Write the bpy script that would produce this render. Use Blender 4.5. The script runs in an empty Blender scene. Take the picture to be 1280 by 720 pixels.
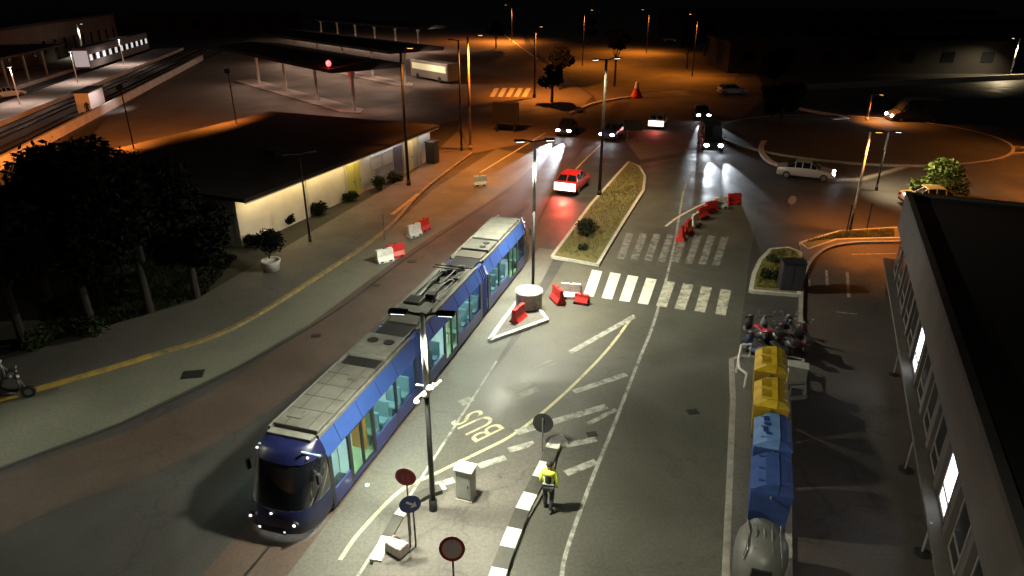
import bpy, bmesh, math, random
from mathutils import Vector, Matrix
random.seed(11)
R = math.radians
scene = bpy.context.scene
COL = scene.collection

# ---------------------------------------------------------------- camera (drone, 15 m up, tilted 24 degrees down)
CAM_H, PITCH, FPX = 15.2, R(24), 865.0
cd = bpy.data.cameras.new('camera')
cam = bpy.data.objects.new('camera', cd); COL.objects.link(cam)
cam.location = (0, 0, CAM_H); cam.rotation_euler = (R(90) - PITCH, 0, 0)
cd.sensor_width = 36; cd.lens = 36 * FPX / 1280; cd.clip_start = 0.5; cd.clip_end = 4000
scene.camera = cam
SP, CP = math.sin(PITCH), math.cos(PITCH)

def at(px, py, z=0.0):
    """place on the level z that was surveyed at a given photo position"""
    u, v = (px - 640) / FPX, (py - 360) / FPX
    d = Vector((u, CP - v * SP, -SP - v * CP))
    t = (z - CAM_H) / d.z
    return Vector((d.x * t, d.y * t, z))

# ---------------------------------------------------------------- materials
MATS = {}
def mat(name, col, rough=0.6, metal=0.0, noise=0.0, scale=3.0, col2=None, emit=None, es=0.0, bump=0.0, bscale=40, spec=0.5, alpha=1.0, coat=0.0):
    if name in MATS: return MATS[name]
    m = bpy.data.materials.new(name); m.use_nodes = True
    nt = m.node_tree; b = nt.nodes['Principled BSDF']
    b.inputs['Roughness'].default_value = rough
    b.inputs['Metallic'].default_value = metal
    b.inputs['Specular IOR Level'].default_value = spec
    b.inputs['Coat Weight'].default_value = coat
    c = (*col, 1)
    b.inputs['Base Color'].default_value = c
    if alpha < 1: b.inputs['Alpha'].default_value = alpha
    tc = nt.nodes.new('ShaderNodeTexCoord')
    if noise > 0 or col2:
        c2 = col2 or tuple(max(0, x * (1 - noise)) for x in col)
        c1 = col if col2 else tuple(min(1, x * (1 + noise)) for x in col)
        n = nt.nodes.new('ShaderNodeTexNoise'); n.inputs['Scale'].default_value = scale
        n.inputs['Detail'].default_value = 8; n.inputs['Roughness'].default_value = 0.65
        nt.links.new(tc.outputs['Object'], n.inputs['Vector'])
        r = nt.nodes.new('ShaderNodeValToRGB')
        r.color_ramp.elements[0].position = 0.32; r.color_ramp.elements[0].color = (*c2, 1)
        r.color_ramp.elements[1].position = 0.68; r.color_ramp.elements[1].color = (*c1, 1)
        nt.links.new(n.outputs['Fac'], r.inputs['Fac']); nt.links.new(r.outputs['Color'], b.inputs['Base Color'])
    if bump > 0:
        n2 = nt.nodes.new('ShaderNodeTexNoise'); n2.inputs['Scale'].default_value = bscale; n2.inputs['Detail'].default_value = 6
        bp = nt.nodes.new('ShaderNodeBump'); bp.inputs['Strength'].default_value = bump; bp.inputs['Distance'].default_value = 0.02
        nt.links.new(tc.outputs['Object'], n2.inputs['Vector'])
        nt.links.new(n2.outputs['Fac'], bp.inputs['Height']); nt.links.new(bp.outputs['Normal'], b.inputs['Normal'])
    if emit:
        b.inputs['Emission Color'].default_value = (*emit, 1); b.inputs['Emission Strength'].default_value = es
    MATS[name] = m
    return m

def road_mat(name, c1, c2, patch, rough_lo, rough_hi, cracks=0.5):
    """worn pavement: big tonal patches, aggregate grain, tar cracks, damp/dry variation of the gloss"""
    m = bpy.data.materials.new(name); m.use_nodes = True
    nt = m.node_tree; L = nt.links; b = nt.nodes['Principled BSDF']
    tc = nt.nodes.new('ShaderNodeTexCoord')
    def noise(s, d=6, r=0.6, dist=0.0):
        n = nt.nodes.new('ShaderNodeTexNoise'); n.inputs['Scale'].default_value = s; n.inputs['Detail'].default_value = d
        n.inputs['Roughness'].default_value = r; n.inputs['Distortion'].default_value = dist
        L.new(tc.outputs['Object'], n.inputs['Vector']); return n.outputs['Fac']
    def ramp(f, p0, a, p1, c):
        r = nt.nodes.new('ShaderNodeValToRGB'); e = r.color_ramp.elements
        e[0].position = p0; e[0].color = a; e[1].position = p1; e[1].color = c
        L.new(f, r.inputs['Fac']); return r.outputs['Color']
    def mix(kind, f, a, c):
        x = nt.nodes.new('ShaderNodeMix'); x.data_type = 'RGBA'; x.blend_type = kind
        if isinstance(f, float): x.inputs[0].default_value = f
        else: L.new(f, x.inputs[0])
        for i, v in ((6, a), (7, c)):
            if isinstance(v, tuple): x.inputs[i].default_value = v
            else: L.new(v, x.inputs[i])
        return x.outputs[2]
    base = ramp(noise(0.22, 7, 0.62, 0.6), 0.3, (*c2, 1), 0.7, (*c1, 1))
    mask = ramp(noise(0.09, 3, 0.5, 1.2), 0.55, (0, 0, 0, 1), 0.60, (1, 1, 1, 1))
    base = mix('MIX', mask, base, (*patch, 1))
    grain = ramp(noise(9, 8, 0.75), 0.3, (.62, .62, .62, 1), 0.7, (1.25, 1.25, 1.25, 1))
    base = mix('MULTIPLY', 1.0, base, grain)
    spots = ramp(noise(1.7, 5, 0.7, 0.3), 0.66, (1, 1, 1, 1), 0.76, (.55, .52, .5, 1))
    base = mix('MULTIPLY', 1.0, base, spots)
    vo = nt.nodes.new('ShaderNodeTexVoronoi'); vo.feature = 'DISTANCE_TO_EDGE'; vo.inputs['Scale'].default_value = 0.17
    wv = nt.nodes.new('ShaderNodeTexNoise'); wv.inputs['Scale'].default_value = 0.9; wv.inputs['Detail'].default_value = 5
    L.new(tc.outputs['Object'], wv.inputs['Vector'])
    vm = nt.nodes.new('ShaderNodeVectorMath'); vm.operation = 'MULTIPLY_ADD'; vm.inputs[1].default_value = (2.6, 2.6, 0)
    L.new(wv.outputs['Color'], vm.inputs[0]); L.new(tc.outputs['Object'], vm.inputs[2]); L.new(vm.outputs[0], vo.inputs['Vector'])
    cr = ramp(vo.outputs['Distance'], 0.004, (.35, .35, .35, 1), 0.012, (1, 1, 1, 1))
    base = mix('MULTIPLY', cracks, base, cr)
    L.new(base, b.inputs['Base Color'])
    rr = ramp(noise(0.35, 6, 0.6, 0.4), 0.35, (rough_lo,) * 3 + (1,), 0.65, (rough_hi,) * 3 + (1,))
    L.new(rr, b.inputs['Roughness'])
    bp = nt.nodes.new('ShaderNodeBump'); bp.inputs['Strength'].default_value = 0.25; bp.inputs['Distance'].default_value = 0.01
    L.new(noise(28, 5, 0.7), bp.inputs['Height']); L.new(bp.outputs['Normal'], b.inputs['Normal'])
    MATS[name] = m
    return m

def paint_mat(name, col, under, wear=0.5):
    """road paint worn through to the asphalt in patches"""
    m = bpy.data.materials.new(name); m.use_nodes = True
    nt = m.node_tree; L = nt.links; b = nt.nodes['Principled BSDF']; b.inputs['Roughness'].default_value = 0.6
    tc = nt.nodes.new('ShaderNodeTexCoord')
    n = nt.nodes.new('ShaderNodeTexNoise'); n.inputs['Scale'].default_value = 2.3; n.inputs['Detail'].default_value = 9; n.inputs['Roughness'].default_value = 0.75
    r = nt.nodes.new('ShaderNodeValToRGB'); e = r.color_ramp.elements
    e[0].position = wear - 0.12; e[0].color = (*under, 1); e[1].position = wear + 0.06; e[1].color = (*col, 1)
    L.new(tc.outputs['Object'], n.inputs['Vector']); L.new(n.outputs['Fac'], r.inputs['Fac']); L.new(r.outputs['Color'], b.inputs['Base Color'])
    MATS[name] = m
    return m

def glass_mat(name, tint, mixf, rough=0.05):
    """thin pane: mostly see-through, partly mirror, no refraction"""
    m = bpy.data.materials.new(name); m.use_nodes = True
    nt = m.node_tree; nt.nodes.clear()
    o = nt.nodes.new('ShaderNodeOutputMaterial'); t = nt.nodes.new('ShaderNodeBsdfTransparent'); g = nt.nodes.new('ShaderNodeBsdfGlossy')
    t.inputs[0].default_value = (*tint, 1); g.inputs['Roughness'].default_value = rough; g.inputs['Color'].default_value = (.8, .9, 1, 1)
    x = nt.nodes.new('ShaderNodeMixShader'); x.inputs[0].default_value = mixf
    nt.links.new(t.outputs[0], x.inputs[1]); nt.links.new(g.outputs[0], x.inputs[2]); nt.links.new(x.outputs[0], o.inputs[0])
    MATS[name] = m
    return m

def glow(name, col, s):
    return mat(name, col, 0.5, emit=col, es=s)

# ---------------------------------------------------------------- mesh helpers
class MB:
    def __init__(s): s.bm = bmesh.new()
    def face(s, pts):
        vs = [s.bm.verts.new(p) for p in pts]
        try: return s.bm.faces.new(vs)
        except ValueError: return None
    def box(s, c, d, rz=0.0, bev=0.0, mtx=None, taper=1.0):
        g = bmesh.ops.create_cube(s.bm, size=1)
        vs = g['verts']
        for v in vs:
            k = taper if v.co.z > 0 else 1.0
            v.co = Vector((v.co.x * d[0] * k, v.co.y * d[1] * k, v.co.z * d[2]))
        if bev > 0:
            es = list({e for v in vs for e in v.link_edges})
            r = bmesh.ops.bevel(s.bm, geom=es, offset=bev, segments=2, affect='EDGES', profile=0.5)
            vs = list({v for f in r['faces'] for v in f.verts} | {v for v in vs if v.is_valid})
        M = Matrix.Translation(c) @ Matrix.Rotation(rz, 4, 'Z')
        if mtx is not None: M = mtx @ M
        bmesh.ops.transform(s.bm, matrix=M, verts=vs)
        return s
    def tube(s, p0, p1, r0, r1=None, n=10, caps=True):
        p0, p1 = Vector(p0), Vector(p1); r1 = r0 if r1 is None else r1
        ax = (p1 - p0); 
        if ax.length < 1e-6: return s
        q = ax.to_track_quat('Z', 'Y')
        a, b = [], []
        for i in range(n):
            t = 2 * math.pi * i / n; e = Vector((math.cos(t), math.sin(t), 0))
            a.append(s.bm.verts.new(p0 + q @ (e * r0))); b.append(s.bm.verts.new(p1 + q @ (e * max(r1, 1e-4))))
        for i in range(n): s.bm.faces.new((a[i], a[(i + 1) % n], b[(i + 1) % n], b[i]))
        if caps: s.bm.faces.new(a[::-1]); s.bm.faces.new(b)
        return s
    def path(s, pts, r, n=8):
        for p, q in zip(pts[:-1], pts[1:]): s.tube(p, q, r, r, n)
        return s
    def prism(s, poly, z0, z1):
        a = [s.bm.verts.new((p[0], p[1], z0)) for p in poly]; b = [s.bm.verts.new((p[0], p[1], z1)) for p in poly]
        n = len(poly)
        for i in range(n): s.bm.faces.new((a[i], a[(i + 1) % n], b[(i + 1) % n], b[i]))
        s.bm.faces.new(a[::-1]); s.bm.faces.new(b)
        return s
    def extr_y(s, poly, y0, y1):
        """polygon in x,z extruded along y"""
        a = [s.bm.verts.new((p[0], y0, p[1])) for p in poly]; b = [s.bm.verts.new((p[0], y1, p[1])) for p in poly]
        n = len(poly)
        for i in range(n): s.bm.faces.new((a[i], a[(i + 1) % n], b[(i + 1) % n], b[i]))
        s.bm.faces.new(a[::-1]); s.bm.faces.new(b)
        return s
    def extr_x(s, poly, x0, x1):
        """polygon in y,z extruded along x"""
        a = [s.bm.verts.new((x0, p[0], p[1])) for p in poly]; b = [s.bm.verts.new((x1, p[0], p[1])) for p in poly]
        n = len(poly)
        for i in range(n): s.bm.faces.new((a[i], a[(i + 1) % n], b[(i + 1) % n], b[i]))
        s.bm.faces.new(a[::-1]); s.bm.faces.new(b)
        return s
    def lathe(s, prof, c=(0, 0, 0), n=16):
        rings = []
        for r, z in prof:
            rings.append([s.bm.verts.new((c[0] + r * math.cos(2 * math.pi * i / n), c[1] + r * math.sin(2 * math.pi * i / n), c[2] + z)) for i in range(n)])
        for A, B in zip(rings[:-1], rings[1:]):
            for i in range(n): s.bm.faces.new((A[i], A[(i + 1) % n], B[(i + 1) % n], B[i]))
        s.bm.faces.new(rings[0][::-1]); s.bm.faces.new(rings[-1])
        return s
    def strip(s, left, right, z):
        a = [s.bm.verts.new((p[0], p[1], z)) for p in left]; b = [s.bm.verts.new((p[0], p[1], z)) for p in right]
        for i in range(len(a) - 1): s.bm.faces.new((a[i], b[i], b[i + 1], a[i + 1]))
        return s
    def line(s, pts, w, z, dash=None):
        pts = [Vector((p[0], p[1])) for p in pts]
        ls, rs = offset(pts, w / 2), offset(pts, -w / 2)
        return s.strip(ls, rs, z)
    def ribbon(s, pts, w, z0, z1):
        """kerb: closed rectangular section swept along pts"""
        pts = [Vector((p[0], p[1])) for p in pts]
        l, r = offset(pts, w / 2), offset(pts, -w / 2)
        rows = []
        for a, b in zip(l, r):
            rows.append([s.bm.verts.new((a.x, a.y, z0)), s.bm.verts.new((a.x, a.y, z1)), s.bm.verts.new((b.x, b.y, z1)), s.bm.verts.new((b.x, b.y, z0))])
        for A, B in zip(rows[:-1], rows[1:]):
            for i in range(3): s.bm.faces.new((A[i], A[i + 1], B[i + 1], B[i]))
        s.bm.faces.new(rows[0]); s.bm.faces.new(rows[-1][::-1])
        return s
    def loft(s, secs, close=True, caps=True):
        rows = [[s.bm.verts.new(p) for p in sec] for sec in secs]
        n = len(rows[0])
        for A, B in zip(rows[:-1], rows[1:]):
            for i in range(n if close else n - 1):
                s.bm.faces.new((A[i], A[(i + 1) % n], B[(i + 1) % n], B[i]))
        if caps: s.bm.faces.new(rows[0][::-1]); s.bm.faces.new(rows[-1])
        return s
    def blob(s, c, r, seg=10, jit=0.0):
        g = bmesh.ops.create_icosphere(s.bm, subdivisions=2, radius=1)
        for v in g['verts']:
            k = 1 + random.uniform(-jit, jit)
            v.co = Vector((c[0] + v.co.x * r[0] * k, c[1] + v.co.y * r[1] * k, c[2] + v.co.z * r[2] * k))
        return s
    def build(s, name, m, parent=None, smooth=False, loc=None, rz=0.0):
        bmesh.ops.recalc_face_normals(s.bm, faces=s.bm.faces)
        me = bpy.data.meshes.new(name); s.bm.to_mesh(me); s.bm.free()
        me.materials.append(m)
        if smooth:
            for p in me.polygons: p.use_smooth = True
        o = bpy.data.objects.new(name, me); COL.objects.link(o)
        if parent: o.parent = parent
        if loc is not None: o.location = loc; o.rotation_euler.z = rz
        return o

def offset(pts, w):
    out = []
    for i, p in enumerate(pts):
        a = pts[max(i - 1, 0)]; b = pts[min(i + 1, len(pts) - 1)]
        t = (b - a).normalized(); out.append(p + Vector((-t.y, t.x)) * w)
    return out
def smooth_line(pts, k=6):
    """Catmull-Rom through ground points"""
    P = [Vector((p[0], p[1])) for p in pts]; P = [2 * P[0] - P[1]] + P + [2 * P[-1] - P[-2]]
    out = []
    for i in range(1, len(P) - 2):
        for j in range(k):
            t = j / k
            out.append(0.5 * ((2 * P[i]) + (P[i + 1] - P[i - 1]) * t + (2 * P[i - 1] - 5 * P[i] + 4 * P[i + 1] - P[i + 2]) * t * t + (3 * P[i] - P[i - 1] - 3 * P[i + 1] + P[i + 2]) * t ** 3))
    out.append(P[-2])
    return out

def tag(o, label=None, cat=None, group=None, kind=None):
    if label: o['label'] = label
    if cat: o['category'] = cat
    if group: o['group'] = group
    if kind: o['kind'] = kind
    return o
def thing(name, label, cat, loc=(0, 0, 0), rz=0.0, group=None):
    o = bpy.data.objects.new(name, None); COL.objects.link(o)
    o.empty_display_size = 0.3
    o.location = loc; o.rotation_euler = (0, 0, rz)
    return tag(o, label, cat, group)
def dup(root, loc, rz=0.0, label=None, group=None):
    def rec(o, parent):
        c = o.copy(); COL.objects.link(c)
        if parent: c.parent = parent
        for ch in list(o.children): rec(ch, c)
        return c
    r = rec(root, None); r.location = loc; r.rotation_euler = (0, 0, rz)
    if label: r['label'] = label
    if group: r['group'] = group
    return r
def structure(o): o['kind'] = 'structure'; return o
def setmat(o, m):
    """give a copied part its own mesh so that it can carry another paint"""
    o.data = o.data.copy(); o.data.materials.clear(); o.data.materials.append(m)
def child(root, stem, deep=False):
    return [c for c in root.children if c.name.split('.')[0] == stem]

def spot(parent, loc, target, power, col, size=R(120), blend=0.6, radius=0.15, world=False):
    ld = bpy.data.lights.new('lamp_light', 'SPOT'); ld.energy = power; ld.color = col
    ld.spot_size = size; ld.spot_blend = blend; ld.shadow_soft_size = radius
    o = bpy.data.objects.new('lamp_light', ld); COL.objects.link(o)
    if parent: o.parent = parent
    o.location = loc
    d = Vector(target) - Vector(loc)
    o.rotation_euler = d.to_track_quat('-Z', 'Y').to_euler()
    return o
def point(parent, loc, power, col, radius=0.1):
    ld = bpy.data.lights.new('lamp_light', 'POINT'); ld.energy = power; ld.color = col; ld.shadow_soft_size = radius
    o = bpy.data.objects.new('lamp_light', ld); COL.objects.link(o)
    if parent: o.parent = parent
    o.location = loc
    return o
def text_part(name, body, size, m, parent, mtx, depth=0.004):
    cu = bpy.data.curves.new(name, 'FONT'); cu.body = body; cu.size = size; cu.align_x = 'CENTER'; cu.align_y = 'CENTER'; cu.extrude = depth
    tmp = bpy.data.objects.new(name, cu); COL.objects.link(tmp)
    bpy.context.view_layer.update()
    me = bpy.data.meshes.new_from_object(tmp.evaluated_get(bpy.context.evaluated_depsgraph_get()))
    bpy.data.objects.remove(tmp)
    me.transform(mtx); me.materials.clear(); me.materials.append(m)
    o = bpy.data.objects.new(name, me); COL.objects.link(o)
    if parent: o.parent = parent
    return o
# ================================================================ SETTING
w = bpy.data.worlds.new('World'); scene.world = w; w.use_nodes = True
nt = w.node_tree; bg = nt.nodes['Background']
sky = nt.nodes.new('ShaderNodeTexSky'); sky.sky_type = 'NISHITA'; sky.sun_disc = False
sky.sun_elevation = R(4); sky.sun_rotation = R(200)
nt.links.new(sky.outputs[0], bg.inputs[0]); bg.inputs[1].default_value = 0.0018
scene.view_settings.view_transform = 'Standard'; scene.view_settings.look = 'None'
scene.view_settings.exposure = 0.42; scene.view_settings.gamma = 1.0
try:
    scene.cycles.use_denoising = True
    scene.cycles.sample_clamp_indirect = 4.0
    scene.cycles.max_bounces = 6; scene.cycles.caustics_reflective = False; scene.cycles.caustics_refractive = False
    scene.cycles.transparent_max_bounces = 16
except Exception: pass

COOL = (1.0, 0.985, 0.77); WARM = (1.0, 0.78, 0.45); SODIUM = (1.0, 0.28, 0.04); ICE = (0.75, 0.88, 1.0)

A_MAIN = road_mat('asphalt main', (.085, .083, .066), (.062, .061, .049), (.072, .071, .058), .36, .62, .25)
A_LANE = road_mat('asphalt lane', (.155, .155, .120), (.110, .111, .086), (.138, .138, .108), .5, .75, .15)
A_DARK = road_mat('asphalt dark', (.050, .047, .043), (.036, .034, .032), (.043, .040, .037), .5, .75, .4)
A_LOT = road_mat('asphalt lot', (.075, .058, .050), (.052, .041, .036), (.063, .050, .043), .5, .8, .5)
A_TRAM = road_mat('tram lane resin', (.085, .057, .043), (.056, .040, .031), (.068, .047, .036), .5, .75, .25)
A_CONC = road_mat('concrete strip', (.120, .116, .098), (.088, .086, .073), (.100, .097, .083), .5, .75, .2)
A_FLAG = road_mat('paving', (.115, .105, .090), (.082, .075, .066), (.098, .090, .078), .6, .85, .35)
A_SOIL = road_mat('verge soil', (.040, .038, .026), (.022, .022, .016), (.030, .034, .018), .8, .95, .0)
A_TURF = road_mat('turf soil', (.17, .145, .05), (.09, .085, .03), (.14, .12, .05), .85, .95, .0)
M_KERB = mat('kerb stone', (.42, .40, .34), .7, noise=.25, scale=3)
M_KERBD = mat('kerb stone dull', (.24, .22, .19), .75, noise=.3, scale=3)
M_WHITE = paint_mat('white road paint', (.52, .52, .46), (.10, .10, .08), .42)
M_WORN = paint_mat('worn white paint', (.34, .34, .30), (.085, .083, .068), .50)
M_YEL = paint_mat('yellow road paint', (.48, .44, .26), (.10, .10, .07), .44)
M_YKERB = paint_mat('yellow kerb paint', (.42, .28, .05), (.20, .15, .08), .47)
M_BLKK = mat('black kerb paint', (.045, .043, .035), .6, noise=.3)
M_WHTK = mat('white kerb paint', (.55, .54, .48), .6, noise=.25, scale=4)

def area(name, px, z, m, world=False):
    mb = MB(); pts = [at(*p) if not world else p for p in px]
    mb.face([(p[0], p[1], z) for p in pts]); return structure(mb.build(name, m))
def raised(name, px, h, m, kerb=None, kw=0.22, world=False, closed=True):
    pts = [at(*p) if not world else Vector(p) for p in px]
    mb = MB(); mb.prism(pts, -0.05, h)
    o = structure(mb.build(name, m))
    if kerb:
        mb = MB(); P = pts + [pts[0], ] if closed else pts
        mb.ribbon([(p[0], p[1]) for p in P], kw, -0.04, h + .012)
        structure(mb.build('kerb', kerb))
    return o

# base sheet to the horizon
mb = MB(); mb.face([(-1500, -60, 0), (1500, -60, 0), (1500, 2400, 0), (-1500, 2400, 0)])
structure(mb.build('ground', A_DARK))

# carriageways
A_YARD = road_mat('yard lamplit asphalt', (.150, .125, .10), (.10, .085, .07), (.125, .105, .085), .7, .9, .15)  # paler warm tone: part of the yard's lamplight put into the asphalt colour
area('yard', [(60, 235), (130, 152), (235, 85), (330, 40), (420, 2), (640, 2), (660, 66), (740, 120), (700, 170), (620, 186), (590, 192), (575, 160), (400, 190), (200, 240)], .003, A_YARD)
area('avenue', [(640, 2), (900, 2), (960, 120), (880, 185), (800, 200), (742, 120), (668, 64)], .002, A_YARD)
area('road', [(395, 760), (560, 540), (650, 420), (700, 335), (742, 262), (800, 205), (880, 190), (948, 260), (936, 330), (925, 420), (905, 760)], .004, A_MAIN)
area('side_lane', [(-40, 640), (0, 584), (150, 528), (300, 456), (420, 386), (500, 326), (560, 286), (640, 232), (680, 196), (620, 186), (540, 238), (490, 284), (405, 342), (292, 411), (190, 446), (45, 489), (-60, 520)], .004, A_LANE)
# tram lanes: near track (with the guide rail) and the track beside it, which swings away at the near end
TD = Vector((0.2957, 0.9553)); TR = Vector((0.9553, -0.2957))          # tram heading (rear) and its right-hand normal
NOSE = Vector((-7.05, 15.7)); TLEN = 26.6; TSC = 24.4 / 26.6
def tp(s, off=0.0): p = NOSE + TD * s + TR * off; return (p.x, p.y)
tail = [tp(-14), tp(0), tp(14), tp(27), tuple(at(700, 226).xy), tuple(at(745, 165).xy), tuple(at(780, 128).xy)]
tail = smooth_line(tail, 6)
mb = MB(); mb.line(tail, 2.35, .008); structure(mb.build('tram_lane', A_TRAM))
mb = MB(); mb.line([(p.x, p.y) for p in tail], .09, .012); structure(mb.build('guide_rail', mat('rail steel', (.10, .095, .09), .35, .8, .2, 6)))
l2 = smooth_line([at(-60, 668), at(100, 590), at(250, 520), at(355, 448), at(470, 362), at(570, 296), at(655, 236), at(712, 190), at(745, 150)], 6)
l2o = smooth_line([at(-60, 632), at(0, 592), at(150, 535), at(300, 463), at(420, 392), at(500, 332), at(560, 291), at(640, 237), at(700, 192), at(735, 150)], 6)
k = min(len(l2), len(l2o))
mb = MB(); mb.line(smooth_line([at(-60, 660), at(60, 605), at(200, 553), at(322, 487), at(430, 405), at(540, 318), at(640, 250), at(705, 196), at(738, 152)], 6), 3.1, .010); structure(mb.build('tram_lane', A_TRAM))
mb = MB(); mb.line(smooth_line([at(-60, 633), at(0, 588), at(150, 531), at(300, 459), at(420, 389), at(500, 329), at(560, 288), at(640, 235)], 6), .16, .014); structure(mb.build('drain_channel', mat('drain gap', (.02, .019, .017), .7)))
# concrete strip beside the tram and its pale edge
mb = MB(); mb.strip([tp(-8, 1.19), tp(6, 1.08), tp(15, 1.08), tp(26, 1.08)], [tp(-8, 3.05), tp(6, 3.0), tp(15, 2.95), tp(26, 2.3)], .009); structure(mb.build('platform_strip', A_CONC))
mb = MB(); mb.line([tp(-8, 3.05), tp(6, 3.0), tp(12, 2.97)], .10, .0135); structure(mb.build('lane_marking', M_WORN))

# pavement on the left with its yellow kerb, and the dark verge under the trees
yk = smooth_line([at(-60, 515), at(45, 489), at(190, 446), at(292, 411), at(405, 342), at(484, 287), at(530, 238), at(590, 192)], 5)
area('verge', [(-400, 430), (-400, 250), (120, 225), (290, 200), (520, 160), (575, 150), (560, 205), (420, 300), (250, 400), (0, 470), (-100, 500)], .006, A_SOIL)
inner = [at(572, 165), at(520, 215), at(440, 262), at(345, 318), at(240, 380), at(0, 448), at(-100, 470)]
mb = MB(); mb.prism([(p[0], p[1]) for p in yk] + [(p[0], p[1]) for p in inner], -.05, .12); structure(mb.build('pavement', A_FLAG))
mb = MB(); mb.ribbon([(p[0], p[1]) for p in yk[:11]], .24, -.04, .135); structure(mb.build('kerb', M_YKERB))
mb = MB(); mb.ribbon([(p[0], p[1]) for p in yk[10:]], .24, -.04, .135); structure(mb.build('kerb', paint_mat('faded yellow kerb paint', (.30, .21, .07), (.13, .11, .08), .52)))
mb = MB(); mb.line([at(490, 268, .14), at(523, 242, .14)], .3, .139); structure(mb.build('kerb_marking', M_YKERB))

# parking lot on the right, raised strip for the bins
area('car_park', [(985, 760), (985, 560), (1000, 440), (1004, 350), (1020, 318), (1050, 305), (1125, 302), (1500, 302), (1500, 760)], .004, A_LOT)
raised('bin_strip', [(905, 760), (916, 500), (914, 452), (925, 447), (1003, 455), (1005, 498), (985, 500), (985, 760)], .11, A_FLAG, M_KERBD, .2)
kb = smooth_line([at(1000, 430), at(1001, 375), at(1004, 346), at(1021, 320), at(1052, 307), at(1118, 304), at(1300, 304)], 5)
mb = MB(); mb.prism([(p[0], p[1]) for p in kb] + [(p[0], p[1]) for p in (at(1300, 288), at(1118, 287), at(1050, 291), at(1000, 306), at(1000, 320), at(998, 372), at(992, 430))], -.05, .13); structure(mb.build('pavement', A_FLAG))
mb = MB(); mb.ribbon([(p[0], p[1]) for p in kb], .2, -.04, .15); structure(mb.build('kerb', M_KERBD))
raised('planting_strip', [(1000, 306), (1050, 291), (1118, 287), (1300, 288), (1300, 299), (1118, 300), (1045, 302), (1010, 314)], .16, A_TURF, M_KERB, .15)
raised('planting_island', [tuple(p) for p in ((938, 366), (942, 345), (950, 328), (963, 314), (985, 312), (1000, 318), (998, 371))], .16, A_TURF, M_KERB, .22)
# median island and the little triangle by the tram
raised('median_island', [(690, 323), (747, 333), (775, 286), (804, 240), (806, 222), (799, 210), (786, 204), (768, 224), (738, 258)], .16, A_TURF, M_KERB, .2)
raised('triangle_island', [(612, 428), (684, 402), (676, 392), (648, 378), (630, 402)], .15, A_FLAG, M_WHTK, .2)
# sign island in the foreground; checked kerb on its road side
raised('sign_island', [(470, 700), (505, 640), (560, 618), (600, 598), (655, 566), (690, 540), (702, 548), (690, 600), (655, 660), (628, 730), (600, 800), (430, 800)], .10, A_FLAG)
ck = smooth_line([at(706, 552), at(694, 556), at(684, 580), at(668, 612), at(654, 640), at(640, 674), at(628, 706), at(610, 760)], 6)
def checked_kerb(path, wid, seglen, h):
    mbs = {0: MB(), 1: MB()}; i = 0; acc = 0; cur = [path[0]]
    L = [path[0]]
    # resample
    pts = [path[0]]; rem = 0
    for a, b in zip(path[:-1], path[1:]):
        n = max(1, int((b - a).length / .05))
        for q in range(1, n + 1): pts.append(a + (b - a) * q / n)
    d = 0; seg = [pts[0]]
    for a, b in zip(pts[:-1], pts[1:]):
        d += (b - a).length; seg.append(b)
        if d > seglen * (i + 1) or b is pts[-1]:
            mbs[i % 2].ribbon([(p.x, p.y) for p in seg[::6] + [seg[-1]]], wid, -.04, h); seg = [b]; i += 1
    structure(mbs[0].build('checked_kerb', M_WHTK)); structure(mbs[1].build('checked_kerb', M_BLKK))
checked_kerb(ck, .46, .82, .17)
ck2 = smooth_line([at(470, 705), at(488, 668), at(505, 641), at(528, 622), at(556, 612)], 6)
checked_kerb(ck2, .34, .9, .16)

# ---- painted markings
mb = MB(); mb.line(smooth_line([at(703, 740), at(706, 697), at(737, 607), at(768, 530), at(798, 452), at(820, 395), at(842, 310), at(858, 228), at(880, 200)], 5), .13, .010); structure(mb.build('lane_marking', M_WORN))
mb = MB(); mb.line(smooth_line([at(425, 700), at(450, 665), at(500, 614), at(540, 594), at(600, 565), at(645, 541), at(700, 497), at(757, 440), at(792, 394)], 6), .13, .010); structure(mb.build('lane_marking', M_YEL))
mb = MB()
for a, b, wd in (((645, 541), (758, 508), .34), ((717, 490), (783, 468), .3), ((707, 557), (745, 549), .3), ((707, 592), (745, 577), .3), ((540, 608), (568, 600), .28), ((598, 583), (632, 572), .3), ((636, 563), (668, 554), .3), ((712, 441), (792, 396), .3), ((735, 530), (770, 512), .2)):
    mb.line([at(*a), at(*b)], wd, .0105)
structure(mb.build('hatching', M_WORN))
mb = MB()
for a, b, wd in (((668, 459), (690, 450), .12), ((672, 463), (695, 454), .12), ((632, 490), (660, 478), .5), ((640, 499), (672, 486), .35), ((575, 505), (590, 498), .4)):
    mb.line([at(*a), at(*b)], wd, .0108)
structure(mb.build('lane_marking', paint_mat('ghost paint', (.24, .24, .20), (.09, .09, .07), .52)))
mb = MB(); mb2 = MB()
tops = [740, 763, 785, 808, 831, 854, 877, 901]; bots = [729, 752, 774, 797, 820, 843, 868, 894]
for tx, bx in zip(tops, bots):
    f = (tx - 740) / 173; ty = 337 + 26 * f; by = 369 + 25 * f
    (mb if tx < 825 else mb2).face([at(bx, by, .0115), at(bx + 13, by + 2, .0115), at(tx + 13, ty + 2, .0115), at(tx, ty, .0115)])
structure(mb.build('crosswalk', paint_mat('crosswalk paint', (.60, .61, .52), (.11, .11, .09), .41)))
structure(mb2.build('crosswalk', paint_mat('scuffed crosswalk paint', (.44, .43, .35), (.10, .095, .07), .49)))
mb = MB()
for i in range(8):
    tx = 783 + i * 17; f = i / 7; ty = 291 + 4 * f; by = 323 + 8 * f; bx = tx - 12
    mb.face([at(bx, by, .0115), at(bx + 9, by + 1, .0115), at(tx + 9, ty + 1, .0115), at(tx, ty, .0115)])
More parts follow.
